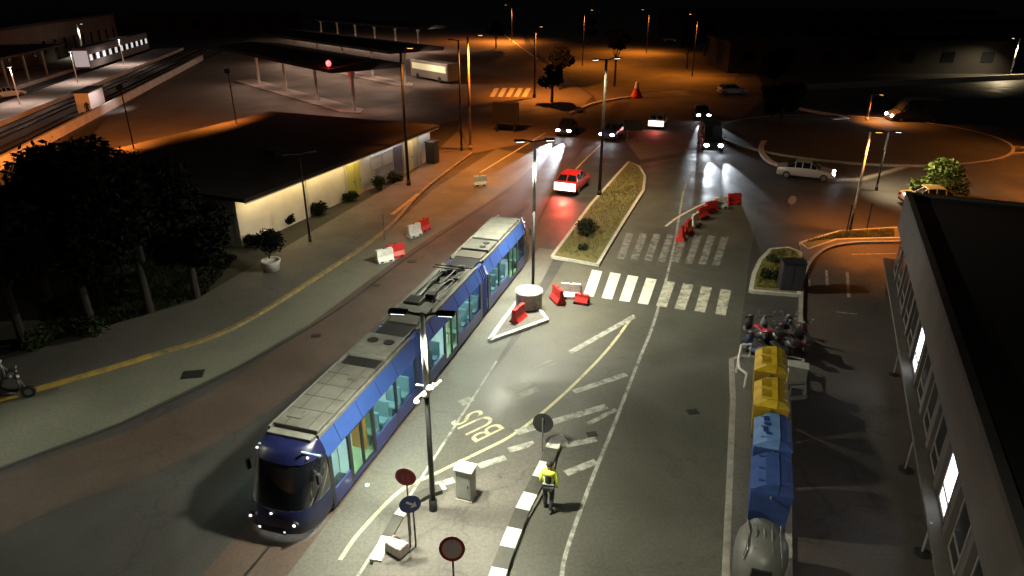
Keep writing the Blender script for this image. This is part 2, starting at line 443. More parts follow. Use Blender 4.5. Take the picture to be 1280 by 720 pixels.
structure(mb.build('crosswalk', paint_mat('nearly gone crosswalk paint', (.24, .24, .22), (.07, .07, .058), .52)))
# yellow BUS lettering, read by drivers coming towards the camera
ang = math.atan2(TD.y, TD.x)
Mx = Matrix.Translation((*at(599, 531).xy, .012)) @ Matrix(((-.64, -.768, 0, 0), (.768, -.64, 0, 0), (0, 0, 1, 0), (0, 0, 0, 1))) @ Matrix.Diagonal((1.0, 2.0, 1, 1))
structure(text_part('road_lettering', 'BUS', 1.0, paint_mat('old lettering paint', (.46, .43, .27), (.12, .115, .09), .46), None, Mx, 0.0))
# parking bay ticks
mb = MB()
for a, b, wd in (((1033, 338), (1034, 358), .14), ((1059, 340), (1061, 372), .16), ((1045, 390), (1072, 393), .1), ((1010, 338), (1012, 358), .1), ((1064, 318), (1120, 317), .1)):
    mb.line([at(*a), at(*b)], wd, .010)
structure(mb.build('parking_marking', M_WORN))
# upper approach markings and lane edges
mb = MB()
mb.line([at(600, 216), at(662, 178), at(682, 166)], .16, .0105)
mb.line([at(700, 232), at(735, 196), at(752, 180)], .12, .0105)
mb.line(smooth_line([at(832, 283), at(850, 270), at(884, 253), at(915, 245)], 5), .16, .0105)
mb.line([at(612, 30), at(650, 58), at(672, 74)], .5, .0105)
structure(mb.build('lane_marking', M_WHITE))
mb = MB()
for i in range(5): mb.face([at(612 + i * 10, 121, .0105), at(618 + i * 10, 121, .0105), at(624 + i * 10, 110, .0105), at(618 + i * 10, 110, .0105)])
structure(mb.build('crosswalk', M_WHITE))
# roundabout, far roads, far grass
RC = at(1070, 172); RR = 12.5
ring = [(RC.x + RR * 1.15 * math.cos(t), RC.y + RR * math.sin(t), 0) for t in [2 * math.pi * i / 48 for i in range(48)]]
raised('roundabout_island', ring, .16, A_SOIL, M_KERBD, .3, world=True)
mb = MB(); mb.ribbon([(p.x, p.y) for p in smooth_line([at(955, 178), at(951, 186), at(954, 195), at(962, 203), at(974, 208)], 4)], .5, -.03, .2); structure(mb.build('kerb', M_KERB))
mb = MB(); mb.ribbon([at(994, 136).xy, at(1020, 141).xy, at(1048, 146).xy, at(1058, 150).xy, at(1040, 151).xy], .6, -.03, .25); structure(mb.build('kerb', M_WHTK))
mb = MB(); mb.ribbon([(p.x, p.y) for p in smooth_line([at(1030, 226), at(1070, 226), at(1110, 216), at(1150, 204), at(1200, 197), at(1290, 192)], 4)], .5, -.03, .15); structure(mb.build('kerb', M_KERBD))
mb = MB(); mb.ribbon([(p.x, p.y) for p in smooth_line([at(1128, 164), at(1180, 170), at(1215, 182), at(1300, 186)], 4)], .4, -.03, .15); structure(mb.build('kerb', M_KERBD))
mb = MB(); mb.ribbon([(p.x, p.y) for p in smooth_line([at(712, 143), at(740, 131), at(775, 124), at(800, 121)], 4)], .5, -.03, .22); structure(mb.build('kerb', M_WHTK))
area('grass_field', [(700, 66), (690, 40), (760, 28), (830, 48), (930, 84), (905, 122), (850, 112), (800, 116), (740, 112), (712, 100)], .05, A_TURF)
area('road', [(1000, 122), (1000, 113), (1320, 96), (1320, 122)], .004, A_MAIN)
mb = MB(); mb.ribbon([at(1000, 113).xy, at(1140, 106).xy, at(1330, 96).xy], .5, -.03, .8); tag(mb.build('road_barrier', mat('pale concrete', (.4, .38, .36), .8, noise=.2)), 'long low pale concrete barrier along the far grey road', 'barrier')
# drain covers
for px, py, s in ((241, 468, .8), (395, 420, .4), (515, 327, .5), (470, 357, .35), (866, 515, .4), (740, 543, .35)):
    mb = MB(); p = at(px, py)
    for i in range(5): mb.box((p.x + (i - 2) * s * .2, p.y, .016), (s * .13, s * .7, .012), .2)
    mb.box((p.x, p.y, .012), (s * 1.1, s * .85, .006), .2)
    structure(mb.build('drain_cover', mat('cast iron', (.03, .03, .028), .55, .5)))
# ================================================================ THINGS
def height_at(p, py):
    """height of a vertical thing standing at p whose top was surveyed at photo row py"""
    v = (py - 360) / FPX
    h = (p.y * SP + v * p.y * CP) / (CP - v * SP)
    return CAM_H - h
def row(p):
    d = p.y * CP + (CAM_H - p.z) * SP
    return 640 + FPX * p.x / d, 360 + FPX * (-p.y * SP + (CAM_H - p.z) * CP) / d
def heading(dx, dy): return math.atan2(dy, dx)

STEEL = mat('galvanised steel', (.32, .33, .32), .45, .6, .2, 8)
DKSTEEL = mat('dark painted steel', (.018, .019, .018), .45, .3, .3, 6)
PALEPOLE = mat('pale painted pole', (.62, .64, .60), .5, 0, .12, 5)
BLACK = mat('black plastic', (.012, .012, .013), .5, 0, .3, 9)
RUBBER = mat('tyre rubber', (.015, .015, .015), .8)
RIM = mat('alloy rim', (.25, .25, .26), .35, .8)
CONC = mat('cast concrete', (.36, .34, .29), .85, 0, .3, 4, bump=.3)
WPLAST = mat('white barrier plastic', (.66, .66, .62), .5, 0, .22, 5)
RPLAST = mat('red barrier plastic', (.48, .022, .018), .45, 0, .3, 4)
GREYM = mat('grey metal', (.12, .12, .12), .5, .3, .25, 6)

# ---------------------------------------------------------------- tram
def build_tram():
    rz = -math.asin(TD.x)
    t = thing('tram', 'long blue three-section tram with beige roof panels, stopped at the paved strip', 'tram', (NOSE.x, NOSE.y, .0), rz); t.scale = (1, TSC, 1)
    BLUE = mat('tram blue paint', (.028, .066, .24), .32, 0, .10, 2, coat=.5)
    NAVY = mat('tram navy paint', (.005, .007, .045), .4, 0, .2, 2, coat=.15)
    SKIRT = mat('tram skirt indigo', (.020, .026, .14), .3, 0, .15, 2, coat=.4)
    BEIGE = mat('roof panel beige', (.070, .070, .060), .7, 0, .28, 1.6, bump=.2, bscale=12)
    BEIGE2 = mat('roof box pale', (.115, .115, .10), .65, 0, .25, 2.5)
    GREYR = mat('roof deck grey', (.07, .07, .058), .75, 0, .35, 2)
    PIL = mat('window pillar black', (.010, .012, .016), .3)
    GL = glass_mat('tram window glass', (.66, .80, .80), .10)
    GLD = glass_mat('tram door glass', (.62, .78, .62), .10)
    WS = mat('windscreen black glass', (.006, .007, .010), .06, coat=1)
    FLOOR = mat('tram floor', (.30, .32, .32), .6)
    INT = mat('tram inner lining', (.55, .58, .56), .6)
    SEAT = mat('tram seat teal', (.13, .22, .25), .7)
    SEATO = mat('tram seat orange', (.55, .16, .03), .7)
    LAMP = glow('saloon lamp', (.90, 1.0, .95), 36.0)
    W = 1.1
    def side_panel(mb, s, y0, y1, z0, z1):
        x = s * W; mb.box((x - s * .03, (y0 + y1) / 2, (z0 + z1) / 2), (.06, y1 - y0, z1 - z0))
    mods = ((1.75, 8.75), (9.75, 16.85), (17.85, TLEN - 1.75))
    # openings per side: (kind, y0, y1)
    wins = {0: [('win', 1.95, 3.0), ('door', 3.15, 4.75), ('win', 4.9, 6.65), ('win', 6.8, 8.5)],
            1: [('win', 10.0, 11.7), ('door', 11.85, 13.35), ('win', 13.5, 15.05), ('win', 15.15, 16.6)],
            2: [('win', 18.1, 19.7), ('win', 19.85, 21.5), ('door', 21.65, 23.2), ('win', 23.35, TLEN - 1.95)]}
    for k, (a, b) in enumerate(mods):
        m = MB(); sk = None
        for s in (-1, 1):
            cur = a
            for kind, y0, y1 in wins[k]:
                sk = MB(); side_panel(sk, s, y0, y1, .22 if kind == 'win' else .20, .76 if kind == 'win' else .34); sk.build('skirt_panel', SKIRT, t)
            # upper cove band leaning inwards
            m.face([(s * W, a, 2.10), (s * W, b, 2.10), (s * .86, b, 2.74), (s * .86, a, 2.74)])
            m.face([(s * (W - .06), a, 2.08), (s * (W - .06), b, 2.08), (s * W, b, 2.10), (s * W, a, 2.10)])
        m.box((0, (a + b) / 2, .20), (2 * W - .04, b - a, .10))
        body = m.build('body', BLUE, t)
        for s in (-1, 1):
            edges = sorted([a] + [e for _, y0, y1 in wins[k] for e in (y0, y1)] + [b])
            for i in range(0, len(edges), 2):
                if edges[i + 1] - edges[i] > .01: m = MB(); side_panel(m, s, edges[i], edges[i + 1], .22, 2.10); m.build('window_pillar', PIL, t)
        for s in (-1, 1):
            for kind, y0, y1 in wins[k]:
                if kind == 'win': m = MB(); m.box((s * (W - .04), (y0 + y1) / 2, 1.43), (.012, y1 - y0, 1.34)); m.build('window', GL, t)
        for s in (-1, 1):
            for kind, y0, y1 in wins[k]:
                if kind != 'door': continue
                yc = (y0 + y1) / 2
                d = MB()
                for q0, q1 in ((y0, yc - .02), (yc + .02, y1)):
                    for zc in (.37, 2.07): d.box((s * (W - .03), (q0 + q1) / 2, zc), (.05, q1 - q0, .06))
                    for yy in (q0 + .025, q1 - .025): d.box((s * (W - .03), yy, 1.22), (.05, .05, 1.70))
                dr = d.build('door', PIL, t)
                g = MB()
                for q0, q1 in ((y0, yc - .02), (yc + .02, y1)): g.box((s * (W - .035), (q0 + q1) / 2, 1.22), (.012, q1 - q0 - .1, 1.62))
                g.build('door_pane', GLD, dr)
        m = MB(); m.box((0, (a + b) / 2, 2.70), (1.74, b - a, .08)); m.build('roof', GREYR, t)
        m = MB()
        for s in (-1, 1): m.box((s * .84, (a + b) / 2, 2.79), (.07, b - a, .10))
        m.build('roof_rail', BEIGE2, t)
        m = MB(); yy = a + .9
        while yy < b - .3:
            for s in (-1, 1): m.tube((s * (W + .002), yy, 2.12), (s * .862, yy, 2.735), .012, n=5)
            yy += 1.45
        m.build('seam', mat('seam dark blue', (.01, .02, .07), .6), t)
        m = MB(); m.box((0, (a + b) / 2, .30), (2 * W - .14, b - a, .06)); m.build('floor', FLOOR, t)
        m = MB(); m.box((0, (a + b) / 2, 2.60), (1.66, b - a - .05, .04)); cl = m.build('ceiling', INT, t)
        m = MB()
        for s in (-1, 1): m.box((s * .55, (a + b) / 2, 2.565), (.16, b - a - .5, .02))
        m.build('saloon_lamp', LAMP, cl)
        n = 0
        for kind, y0, y1 in wins[k]:
            if kind != 'win' or y0 < 3.1: continue
            for s in (-1, 1):
                yy = y0 + .3
                while yy < y1 - .2:
                    m = MB(); m.box((s * .68, yy, .78), (.62, .44, .10), bev=.03); m.box((s * .68, yy + .22, 1.12), (.62, .09, .72), bev=.03); m.box((s * .68, yy, .52), (.12, .3, .44))
                    m.build('seat', SEAT if n % 4 else SEATO, t); yy += .82; n += 1
        m = MB()
        for s in (-1, 1):
            for kind, y0, y1 in wins[k]:
                if kind == 'door':
                    for yy in (y0 - .05, y1 + .05): m.tube((s * .62, yy, .33), (s * .62, yy, 2.58), .018)
        m.build('grab_pole', mat('yellow grab pole', (.6, .42, .03), .4), t)
    # coloured screens beside the front door, as seen through it
    m = MB(); m.box((.55, 4.7, 1.25), (.6, .04, 1.7)); m.build('partition', mat('orange partition', (.60, .19, .03), .6), t)
    m = MB(); m.box((.35, 3.98, 1.60), (.5, .05, .75)); m.build('partition', mat('lime partition', (.40, .46, .06), .6), t)
    # articulations
    for a, b in ((8.75, 9.75), (16.85, 17.85)):
        m = MB(); n = 9
        for i in range(n):
            y = a + (b - a) * (i + .5) / n; k = 1.0 if i % 2 else .955
            m.extr_y([(-1.06 * k, .25), (1.06 * k, .25), (1.06 * k, 2.1), (.84 * k, 2.66), (-.84 * k, 2.66), (-1.06 * k, 2.1)], y - (b - a) / n / 2, y + (b - a) / n / 2)
        m.build('bellows', mat('blue bellows', (.022, .045, .20), .6, 0, .2, 5), t)
        m = MB(); m.box((0, (a + b) / 2, 2.74), (1.3, 1.3, .14), bev=.03); m.build('roof_joint', BLACK, t)
    # cabs
    for end in (0, 1):
        Y = (lambda y: y) if end == 0 else (lambda y: TLEN - y)
        def ring(z, f, w):
            P = [(-w, 1.78), (-w, f + .95), (-w * .93, f + .48), (-w * .74, f + .17), (-w * .4, f + .03), (0, f), (w * .4, f + .03), (w * .74, f + .17), (w * .93, f + .48), (w, f + .95), (w, 1.78)]
            return [Vector((x, Y(min(y, 1.78)), z)) for x, y in P]
        m = MB(); m.loft([ring(.16, .22, 1.02), ring(.34, .03, 1.08), ring(.62, .0, 1.1), ring(.95, .10, 1.1), ring(1.06, .16, 1.1)], close=False, caps=False)
        # side cheeks up to the cove, behind the windscreen
        nose = m.build('nose', NAVY, t, smooth=True)
        m = MB(); m.loft([ring(1.06, .17, 1.095), ring(1.6, .36, 1.09), ring(2.12, .60, 1.07), ring(2.34, .72, 1.02)], close=False, caps=False); ws = m.build('windscreen', WS, t, smooth=True)
        m = MB(); m.loft([ring(2.34, .70, 1.03), ring(2.55, .82, .95), ring(2.72, 1.02, .87), ring(2.75, 1.3, .80)], close=False, caps=False); m.face([Vector((p.x, p.y, 2.745)) for p in ring(2.75, 1.3, .80)]); m.build('cab_fairing', NAVY, t, smooth=True)
        for s in (-1, 1): m = MB(); m.tube((s * 1.0, Y(1.5), 2.30), (s * .70, Y(.98), 2.73), .05, .03); m.build('cab_rail', mat('pale blue trim', (.25, .38, .62), .4), t)
        m = MB()
        for s in (-1, 1): m.tube((s * .45, Y(.24), 1.10), (s * .12, Y(.52), 1.85), .014)
        m.build('wiper', BLACK, ws)
        for s in (-1, 1):
            m = MB(); m.blob((s * .74, Y(.16), .72), (.11, .07, .07)); m.build('headlight', mat('tram lamp lens', (.04, .04, .05), .2), nose, True)
            m = MB(); m.blob((s * .74, Y(.06), .72), (.05, .04, .045)); m.build('lamp_bulb', glow('tram bulb', (1, .92, .85), 1.1), nose)
            m = MB(); m.blob((s * .86, Y(1.05), 2.50), (.045, .045, .04)); m.build('marker_lamp', glow('tram marker', (1, .75, .75), .9) , nose)
            m = MB(); m.box((s * 1.2, Y(.95), 1.9), (.1, .14, .36), bev=.02); m.tube((s * 1.05, Y(1.0), 2.15), (s * 1.2, Y(.95), 2.05), .02); m.build('mirror', BLACK, nose)
        m = MB(); m.blob((0, Y(.07), .98), (.045, .03, .04)); m.blob((.42, Y(-.0), .45), (.035, .03, .03)); m.blob((-.42, Y(-.0), .45), (.05, .04, .045)); m.build('lamp_bulb', glow('tram bulb', (1, .92, .85), 1.1), nose)
        m = MB()
        for i in range(5): m.box((0, Y(.01), .36 + i * .035), (.9, .05, .015))
        m.build('grille', BLACK, nose)
        m = MB(); m.box((0, Y(1.62), 2.79), (1.5, .30, .09), bev=.02); m.build('roof_bar', BEIGE2, t)
    # wheels and skirts
    for yy in (2.6, 9.25, 17.35, TLEN - 2.6):
        for s in (-1, 1):
            m = MB(); m.tube((s * .78, yy, .40), (s * 1.02, yy, .40), .40, n=18); m.build('wheel', RUBBER, t)
    # roof equipment
    def rb(name, y0, y1, wd, h, m_, x=0.0, z=2.74, bev=.025):
        b = MB(); b.box((x, (y0 + y1) / 2, z + h / 2), (wd, y1 - y0, h), bev=bev); return b.build(name, m_, t)
    rb('roof_panel', 1.9, 6.0, 1.50, .16, BEIGE)
    m = MB()
    for yy in (2.9, 3.7, 4.5, 5.3): m.box((0, yy, 2.903), (1.46, .025, .012))
    for xx in (-.4, .4): m.box((xx, 3.95, 2.904), (.02, 4.0, .012))
    m.build('seam', mat('seam roof', (.03, .028, .022), .8), t)
    rb('roof_hatch', 2.3, 2.75, .5, .2, GREYR, -.3); rb('roof_hatch', 5.0, 5.4, .4, .22, mat('roof box dark', (.06, .055, .045)), .35)
    v = rb('roof_vent', 6.06, 6.75, 1.46, .10, mat('vent dark brown', (.045, .035, .028), .7))
    m = MB()
    for i in range(9): m.box((0, 6.12 + i * .07, 2.85), (1.3, .03, .03))
    m.build('vent_grille', BLACK, v)
    bx = rb('roof_box', 6.82, 8.6, 1.48, .18, BEIGE2)
    for xx in (-.32, .34):
        m = MB(); m.tube((xx, 8.0, 2.92), (xx, 8.0, 2.95), .21, n=18); m.build('fan', BLACK, bx)
    rb('roof_box', 9.9, 10.7, 1.3, .12, mat('roof box dark', (.06, .055, .045), .7, 0, .4, 5)); rb('roof_box', 10.8, 11.5, 1.42, .2, GREYR)
    rb('roof_box', 11.7, 12.5, .7, .22, BLACK, -.35); rb('roof_panel', 11.6, 16.7, .16, .12, BEIGE2, -.72); rb('roof_panel', 12.6, 14.2, .7, .05, GREYR, .3)
    # pantograph
    pg = MB()
    for s in (-1, 1):
        pg.tube((s * .42, 12.4, 2.82), (s * .42, 16.2, 2.82), .035); pg.tube((s * .40, 15.9, 2.86), (s * .22, 13.2, 3.05), .035); pg.tube((s * .22, 13.2, 3.05), (s * .3, 15.6, 3.16), .028)
    for yy in (12.6, 14.3, 16.0): pg.tube((-.45, yy, 2.84), (.45, yy, 2.84), .035)
    for yy in (15.4, 15.7): pg.tube((-.78, yy, 3.17), (.78, yy, 3.17), .028)
    pg.box((0, 15.9, 2.90), (.5, .5, .2)); pg.box((.1, 12.9, 2.88), (.4, .4, .16))
    for xx in (-.3, .3):
        for yy in (14.8, 16.4): pg.tube((xx, yy, 2.75), (xx, yy, 2.98), .07)
    pg.build('pantograph', BLACK, t)
    random.seed(5)
    for i in range(7):
        rb('roof_box', 14.6 + i * .3, 14.82 + i * .3, random.uniform(.2, .5), random.uniform(.08, .24), BLACK if i % 3 else GREYR, random.uniform(-.5, .45))
    rb('roof_box', 18.0, 19.0, 1.3, .10, mat('roof box dark', (.06, .055, .045))); bx = rb('roof_box', 19.1, 20.6, 1.46, .17, BEIGE)
    for yy in (19.5, 20.1):
        m = MB(); m.tube((.3, yy, 2.905), (.3, yy, 2.935), .17, n=16); m.build('fan', BLACK, bx)
    rb('roof_panel', 20.9, 24.6, 1.44, .17, BEIGE2)
    m = MB()
    for s in (-1, 1): m.path([(s * .62, 10, 2.86), (s * .62, 16.6, 2.86)], .018)
    m.build('cable', GREYR, t)
    return t
build_tram()

# ---------------------------------------------------------------- cars
GLASSD = mat('car glass dark', (.008, .010, .012), .08, coat=.6)
HEADL = glow('headlight glow', (.86, .93, 1.0), 60)
TAILL = glow('tail light glow', (1.0, .12, .06), 8)
LENS = mat('lamp lens', (.45, .45, .45), .2)
TAILOFF = mat('tail lens', (.20, .012, .01), .25)
def make_car(label, paint, loc, ang, kind='hatch', head=False, tail=False, group='cars on the roads', headpow=0, tail_bloom=False, size=1.0, tailpow=150, cone=22):
    if kind == 'hatch':
        Lg, W, st = 4.1, .87, [(-2.05, .58, .58, .74), (-1.98, .86, .90, .80), (-1.72, .92, 1.0, .80), (-1.30, .93, 1.43, .64), (-.5, .94, 1.48, .66), (.25, .93, 1.45, .64), (1.0, .90, .94, .74), (1.75, .78, .82, .72), (2.0, .62, .66, .66), (2.07, .50, .52, .60)]
        g0, g1 = 2, 6; H = 1.48
    elif kind == 'sedan':
        Lg, W, st = 4.5, .89, [(-2.25, .60, .60, .74), (-2.18, .86, .88, .80), (-1.55, .93, .96, .78), (-.85, .94, 1.40, .62), (-.3, .94, 1.44, .64), (.35, .93, 1.42, .62), (1.15, .90, .94, .74), (1.95, .78, .80, .70), (2.2, .60, .64, .66), (2.27, .48, .5, .60)]
        g0, g1 = 2, 6; H = 1.44
    else:
        Lg, W, st = 5.2, 1.0, [(-2.6, .70, .70, .9), (-2.56, 1.2, 1.25, .94), (-2.5, 1.25, 1.40, .93), (-2.40, 1.25, 2.35, .84), (-.6, 1.25, 2.42, .86), (1.15, 1.22, 2.34, .80), (1.85, 1.12, 1.16, .84), (2.35, .95, .98, .82), (2.55, .70, .74, .74), (2.62, .5, .52, .66)]
        g0, g1 = 2, 6; H = 2.42
    c = thing('car' if kind != 'van' else 'van', label, 'car' if kind != 'van' else 'van', loc, ang, group)
    c.scale = (size, size, size)
    B = MB(); GW = {}
    def sec(x, zb, zt, wr, wf):
        return [Vector((x, wf * W * .90, .26)), Vector((x, wf * W, .42)), Vector((x, wf * W * 1.0, zb * .78)), Vector((x, wf * W * .95, zb)), Vector((x, wf * wr, zt)), Vector((x, 0, zt + .03))]
    secs = []
    for i, (x, zb, zt, wr) in enumerate(st):
        e = min(i, len(st) - 1 - i); wf = (.86, .96, 1, 1, 1)[min(e, 4)]
        secs.append(sec(x, zb, zt, wr, wf))
    n = len(secs)
    for i in range(n - 1):
        for sgn in (1, -1):
            f = lambda v: Vector((v.x, v.y * sgn, v.z))
            for j in range(5):
                q = [f(secs[i][j]), f(secs[i][j + 1]), f(secs[i + 1][j + 1]), f(secs[i + 1][j])]
                cab = g0 <= i < g1
                isg = (j == 3 and cab) or (j == 4 and i in (g0, g1 - 1))
                if isg and not (kind == 'van' and j == 3 and i in (g0, g0 + 1)):
                    cen = sum(q, Vector()) / 4
                    B.face(q); nrm = (q[1] - q[0]).cross(q[3] - q[0]).normalized()
                    if nrm.dot(cen - Vector((0, 0, .7))) < 0: nrm = -nrm
                    key = ('side_window', sgn) if j == 3 else ('rear_window' if i == g0 else 'windscreen', 0)
                    GW.setdefault(key, MB()).face([cen + (p - cen) * .88 + nrm * .012 for p in q])
                else: B.face(q)
    for i in (0, n - 1):
        s_ = secs[i]; B.face([*s_, *[Vector((p.x, -p.y, p.z)) for p in s_[::-1][1:]]])
    s0 = secs
    B.face([Vector((secs[i][0].x, secs[i][0].y, .26)) for i in range(n)] + [Vector((secs[i][0].x, -secs[i][0].y, .26)) for i in range(n - 1, -1, -1)])
    body = B.build('body', paint, c, True)
    for key, g_ in GW.items(): g_.build(key[0], GLASSD, c)
    try:
        body.data.set_sharp_from_angle(angle=R(28))
    except Exception: pass
    wb = .64 * Lg / 2
    for sx in (-1, 1):
        for sy in (-1, 1):
            x, y = sx * wb, sy * (W - .03)
            m = MB(); m.tube((x, y - sy * .20, .31), (x, y + sy * .05, .31), .31, n=18); wl = m.build('wheel', RUBBER, c)
            m = MB(); m.tube((x, y + sy * .04, .31), (x, y + sy * .06, .31), .19, n=12); m.build('rim', RIM, wl)
    xf = st[-3][0] + .07; zf = st[-2][1] + .02
    for sy in (-1, 1):
        m = MB(); m.blob((xf + .12, sy * W * .66, zf), (.12, .24, .15) if head else (.10, .20, .085)); hl = m.build('headlight', HEADL if head else LENS, c, True)  # lit headlights are enlarged to imitate their bloom
        if head and headpow:
            spot(c, (xf + .32, sy * W * .66, zf), (xf + 12, sy * W * .66 * 1.2, zf - .72), headpow, (.80, .90, 1.0), R(cone), .6, .06)
        zt = st[1][1] * .82
        m = MB(); m.box((st[0][0] + .02, sy * W * .66, zt), (.14, .30, .20), bev=.03); m.build('tail_light', TAILL if tail else TAILOFF, c)
        m = MB(); m.box((.85 if kind != 'van' else 1.5, sy * (W + .09), st[4][1] + .06), (.12, .18, .13), bev=.03); m.build('mirror', paint, c)
    m = MB(); m.box((st[0][0] + (.0 if kind != 'van' else -.0), 0, .55), (.05, .52, .13)); m.build('number_plate', mat('number plate', (.6, .6, .55), .5), c)
    m = MB(); m.box((st[0][0] + .03, 0, .36), (.14, W * 1.66, .16), bev=.04); m.build('bumper', BLACK, c); m = MB(); m.box((st[-1][0] - .05, 0, .36), (.14, W * 1.5, .18), bev=.04); m.build('bumper', BLACK, c)
    if tail_bloom:
        m = MB(); m.box((st[0][0] - .05, 0, .70), (.06, W * 1.9, .58), bev=.02); m.build('tail_bloom_panel', glow('tail light bloom', (1.0, .80, .72), 3.2), c)  # glowing panel across the rear imitates the bloom of the tail lights
    if tail:
        spot(c, (st[0][0] - .15, 0, .75), (st[0][0] - 6, 0, -1.2), tailpow, (1.0, .05, .03), R(140), .9, .25)
    return c
def paint(name, col): return mat('car paint ' + name, col, .3, .1, .06, 3, coat=.6)
DN = heading(-TD.x * 1.3, -TD.y)      # towards the camera along the tram street
UP = heading(TD.x * 1.3, TD.y)
make_car('red hatchback braking with its white tail-light bloom built as a glowing panel, behind the tram', paint('red', (.55, .02, .02)), at(716, 236), UP, 'hatch', tail=True, tail_bloom=True, size=1.03, tailpow=1300)
make_car('dark blue car with headlights throwing two beams down the tram street', paint('dark blue', (.012, .018, .05)), at(709, 166), heading(-.27, -.96), 'sedan', head=True, headpow=26000, cone=15)
make_car('blue car with lit lamps half hidden behind the tall black lamp post', paint('blue', (.02, .05, .22)), at(765, 172), heading(-.42, -.9), 'hatch', head=True, headpow=260)
make_car('small pale car driving away with white and red tail glow near the junction', paint('silver grey', (.35, .34, .34)), at(822, 158), heading(.3, .95), 'hatch', tail=True, tail_bloom=True)
make_car('black van coming head-on with two round headlights on the wide road', paint('black', (.010, .010, .012)), at(887, 184), heading(-.14, -.99), 'van', head=True, headpow=5000, cone=15)
make_car('dark car with lit headlights queuing just behind the black van', paint('brown', (.05, .03, .022)), at(876, 147), heading(-.12, -.99), 'sedan', head=True, headpow=4000)
make_car('silver estate car circling the near side of the roundabout island', paint('silver', (.40, .40, .40)), at(1006, 222), heading(.90, -.42), 'sedan', head=True, headpow=120)
make_car('long dark van passing left beyond the roundabout with one lit headlight', paint('charcoal', (.03, .03, .034)), at(1140, 152), heading(-.998, .05), 'van', head=True, headpow=300, size=1.1)
make_car('white car parked under the station roof edge', paint('white', (.62, .62, .60)), at(10, 122), heading(.5, .86), 'sedan', group='parked cars')
make_car('pale yellow car parked beyond the black flat roof, before the lit shrub', paint('pale yellow', (.48, .36, .13)), at(1166, 257), heading(.98, -.12), 'sedan', group='parked cars')
make_car('small grey car parked on the far verge of the orange grass', paint('grey', (.2, .2, .2)), at(905, 82), heading(.9, -.4), 'hatch', group='parked cars')
make_car('pale hatchback parked in the dark right of the orange grass', paint('light grey', (.45, .43, .42)), at(914, 118), heading(.95, .1), 'hatch', group='parked cars')
make_car('dark car parked far off beside the thin lamp post', paint('dark grey', (.06, .06, .06)), at(838, 52), heading(.9, -.4), 'hatch', group='parked cars')
# ---------------------------------------------------------------- lamp posts
LEDW = glow('lamp panel white', (.95, 1.0, .85), 5.0)
LEDO = glow('lamp panel sodium', (1.0, .50, .12), 5.0)
DEAD = mat('lamp glass off', (.08, .08, .075), .3)
def lamp_post(label, base, top_row, heads=2, white=0.0, lit=None, power=0, r=.085, armdir=None, arm=.75, spread=R(140), tilt=.25, group='street lamp posts', pm=None, hm=None):
    p = at(*base) if len(base) == 2 else Vector(base)
    h = height_at(p, top_row)
    o = thing('street_lamp', label, 'street lamp', (p.x, p.y, 0), 0, group)
    m = MB(); hw = h * (1 - white)
    m.tube((0, 0, 0), (0, 0, hw if white else h), r, r * .72 if not white else r * .85, 12)
    m.tube((0, 0, 0), (0, 0, .5), r * 1.5, r * 1.4, 12)
    m.build('pole', pm or DKSTEEL, o, True)
    if white:
        m = MB(); m.tube((0, 0, hw - .02), (0, 0, h), r * 1.02, r * .8, 12); m.build('upper_pole', PALEPOLE, o, True)
    d = armdir or Vector((1, 0)); d = Vector(d).normalized()
    for s in ((1, -1) if heads == 2 else ((1,) if heads else ())):
        m = MB(); e = Vector((d.x * s * arm, d.y * s * arm, h + .04)); m.tube((0, 0, h - .06), e, .04, .035, 8); m.build('arm', hm or DKSTEEL, o)
        m = MB(); a = math.atan2(d.y * s, d.x * s)
        m.box((0, 0, 0), (.52, .26, .09), bev=.03); hd = m.build('lamp_head', hm or DKSTEEL, o)
        hd.location = e + Vector((d.x * s * .18, d.y * s * .18, 0)); hd.rotation_euler.z = a
        m = MB(); m.box((0, 0, -.052), (.38, .18, .012)); m.build('lamp_panel', (LEDW if lit != 'orange' else LEDO) if lit else DEAD, hd)
        if power:
            spot(hd, (0, 0, -.14), (tilt * 1.0, 0, -1), power, {'white': COOL, 'warm': WARM, 'orange': SODIUM}[lit], spread, .8, .18)
    return o, h
L1, h1 = lamp_post('nearest lamp post, black below and white above, standing on the sign island before the tram', (542, 640), 392, 2, .38, 'white', 3600, armdir=(.95, -.1), arm=.48, tilt=.38, r=.09)
# tangle of white brackets and cables on that post
m = MB()
zc = height_at(at(542, 640), 486)
m.tube((-.05, 0, zc - .28), (.42, -.05, zc + .30), .035); m.tube((0, -.05, zc), (-.34, -.1, zc - .34), .04); m.tube((.1, 0, zc + .1), (-.28, -.05, zc + .16), .03)
m.tube((-.34, -.1, zc - .34), (-.22, -.15, zc - .46), .045); m.blob((-.06, -.12, zc - .12), (.10, .09, .09)); m.blob((.12, -.1, zc + .08), (.12, .1, .10)); m.blob((-.28, -.12, zc - .36), (.09, .09, .08)); m.tube((.2, -.05, zc + .2), (.34, -.2, zc + .28), .03)
m.build('bracket', mat('white bracket', (.75, .75, .72), .5), L1)
L2, h2 = lamp_post('lamp post rising from a round concrete planter beside the tram tail', (666, 372), 176, 2, .42, 'white', 6800, armdir=(.9, .2), arm=.55, tilt=.55)
L3, h3 = lamp_post('tall black lamp post at the left edge of the grassed median island', (749, 246), 74, 2, 0, 'warm', 2600, r=.13, armdir=(.8, .5), arm=.8)
L4, h4 = lamp_post('tall black lamp post in front of the far end of the lit white wall', (511, 233), 60, 1, 0, 'orange', 4000, spread=R(130), r=.13, armdir=(1, -.2), arm=.6, tilt=.5)
PO = mat('pole orange lit', (.30, .22, .15), .6, 0, .2, 4)  # orange lamplight put into the pole colour
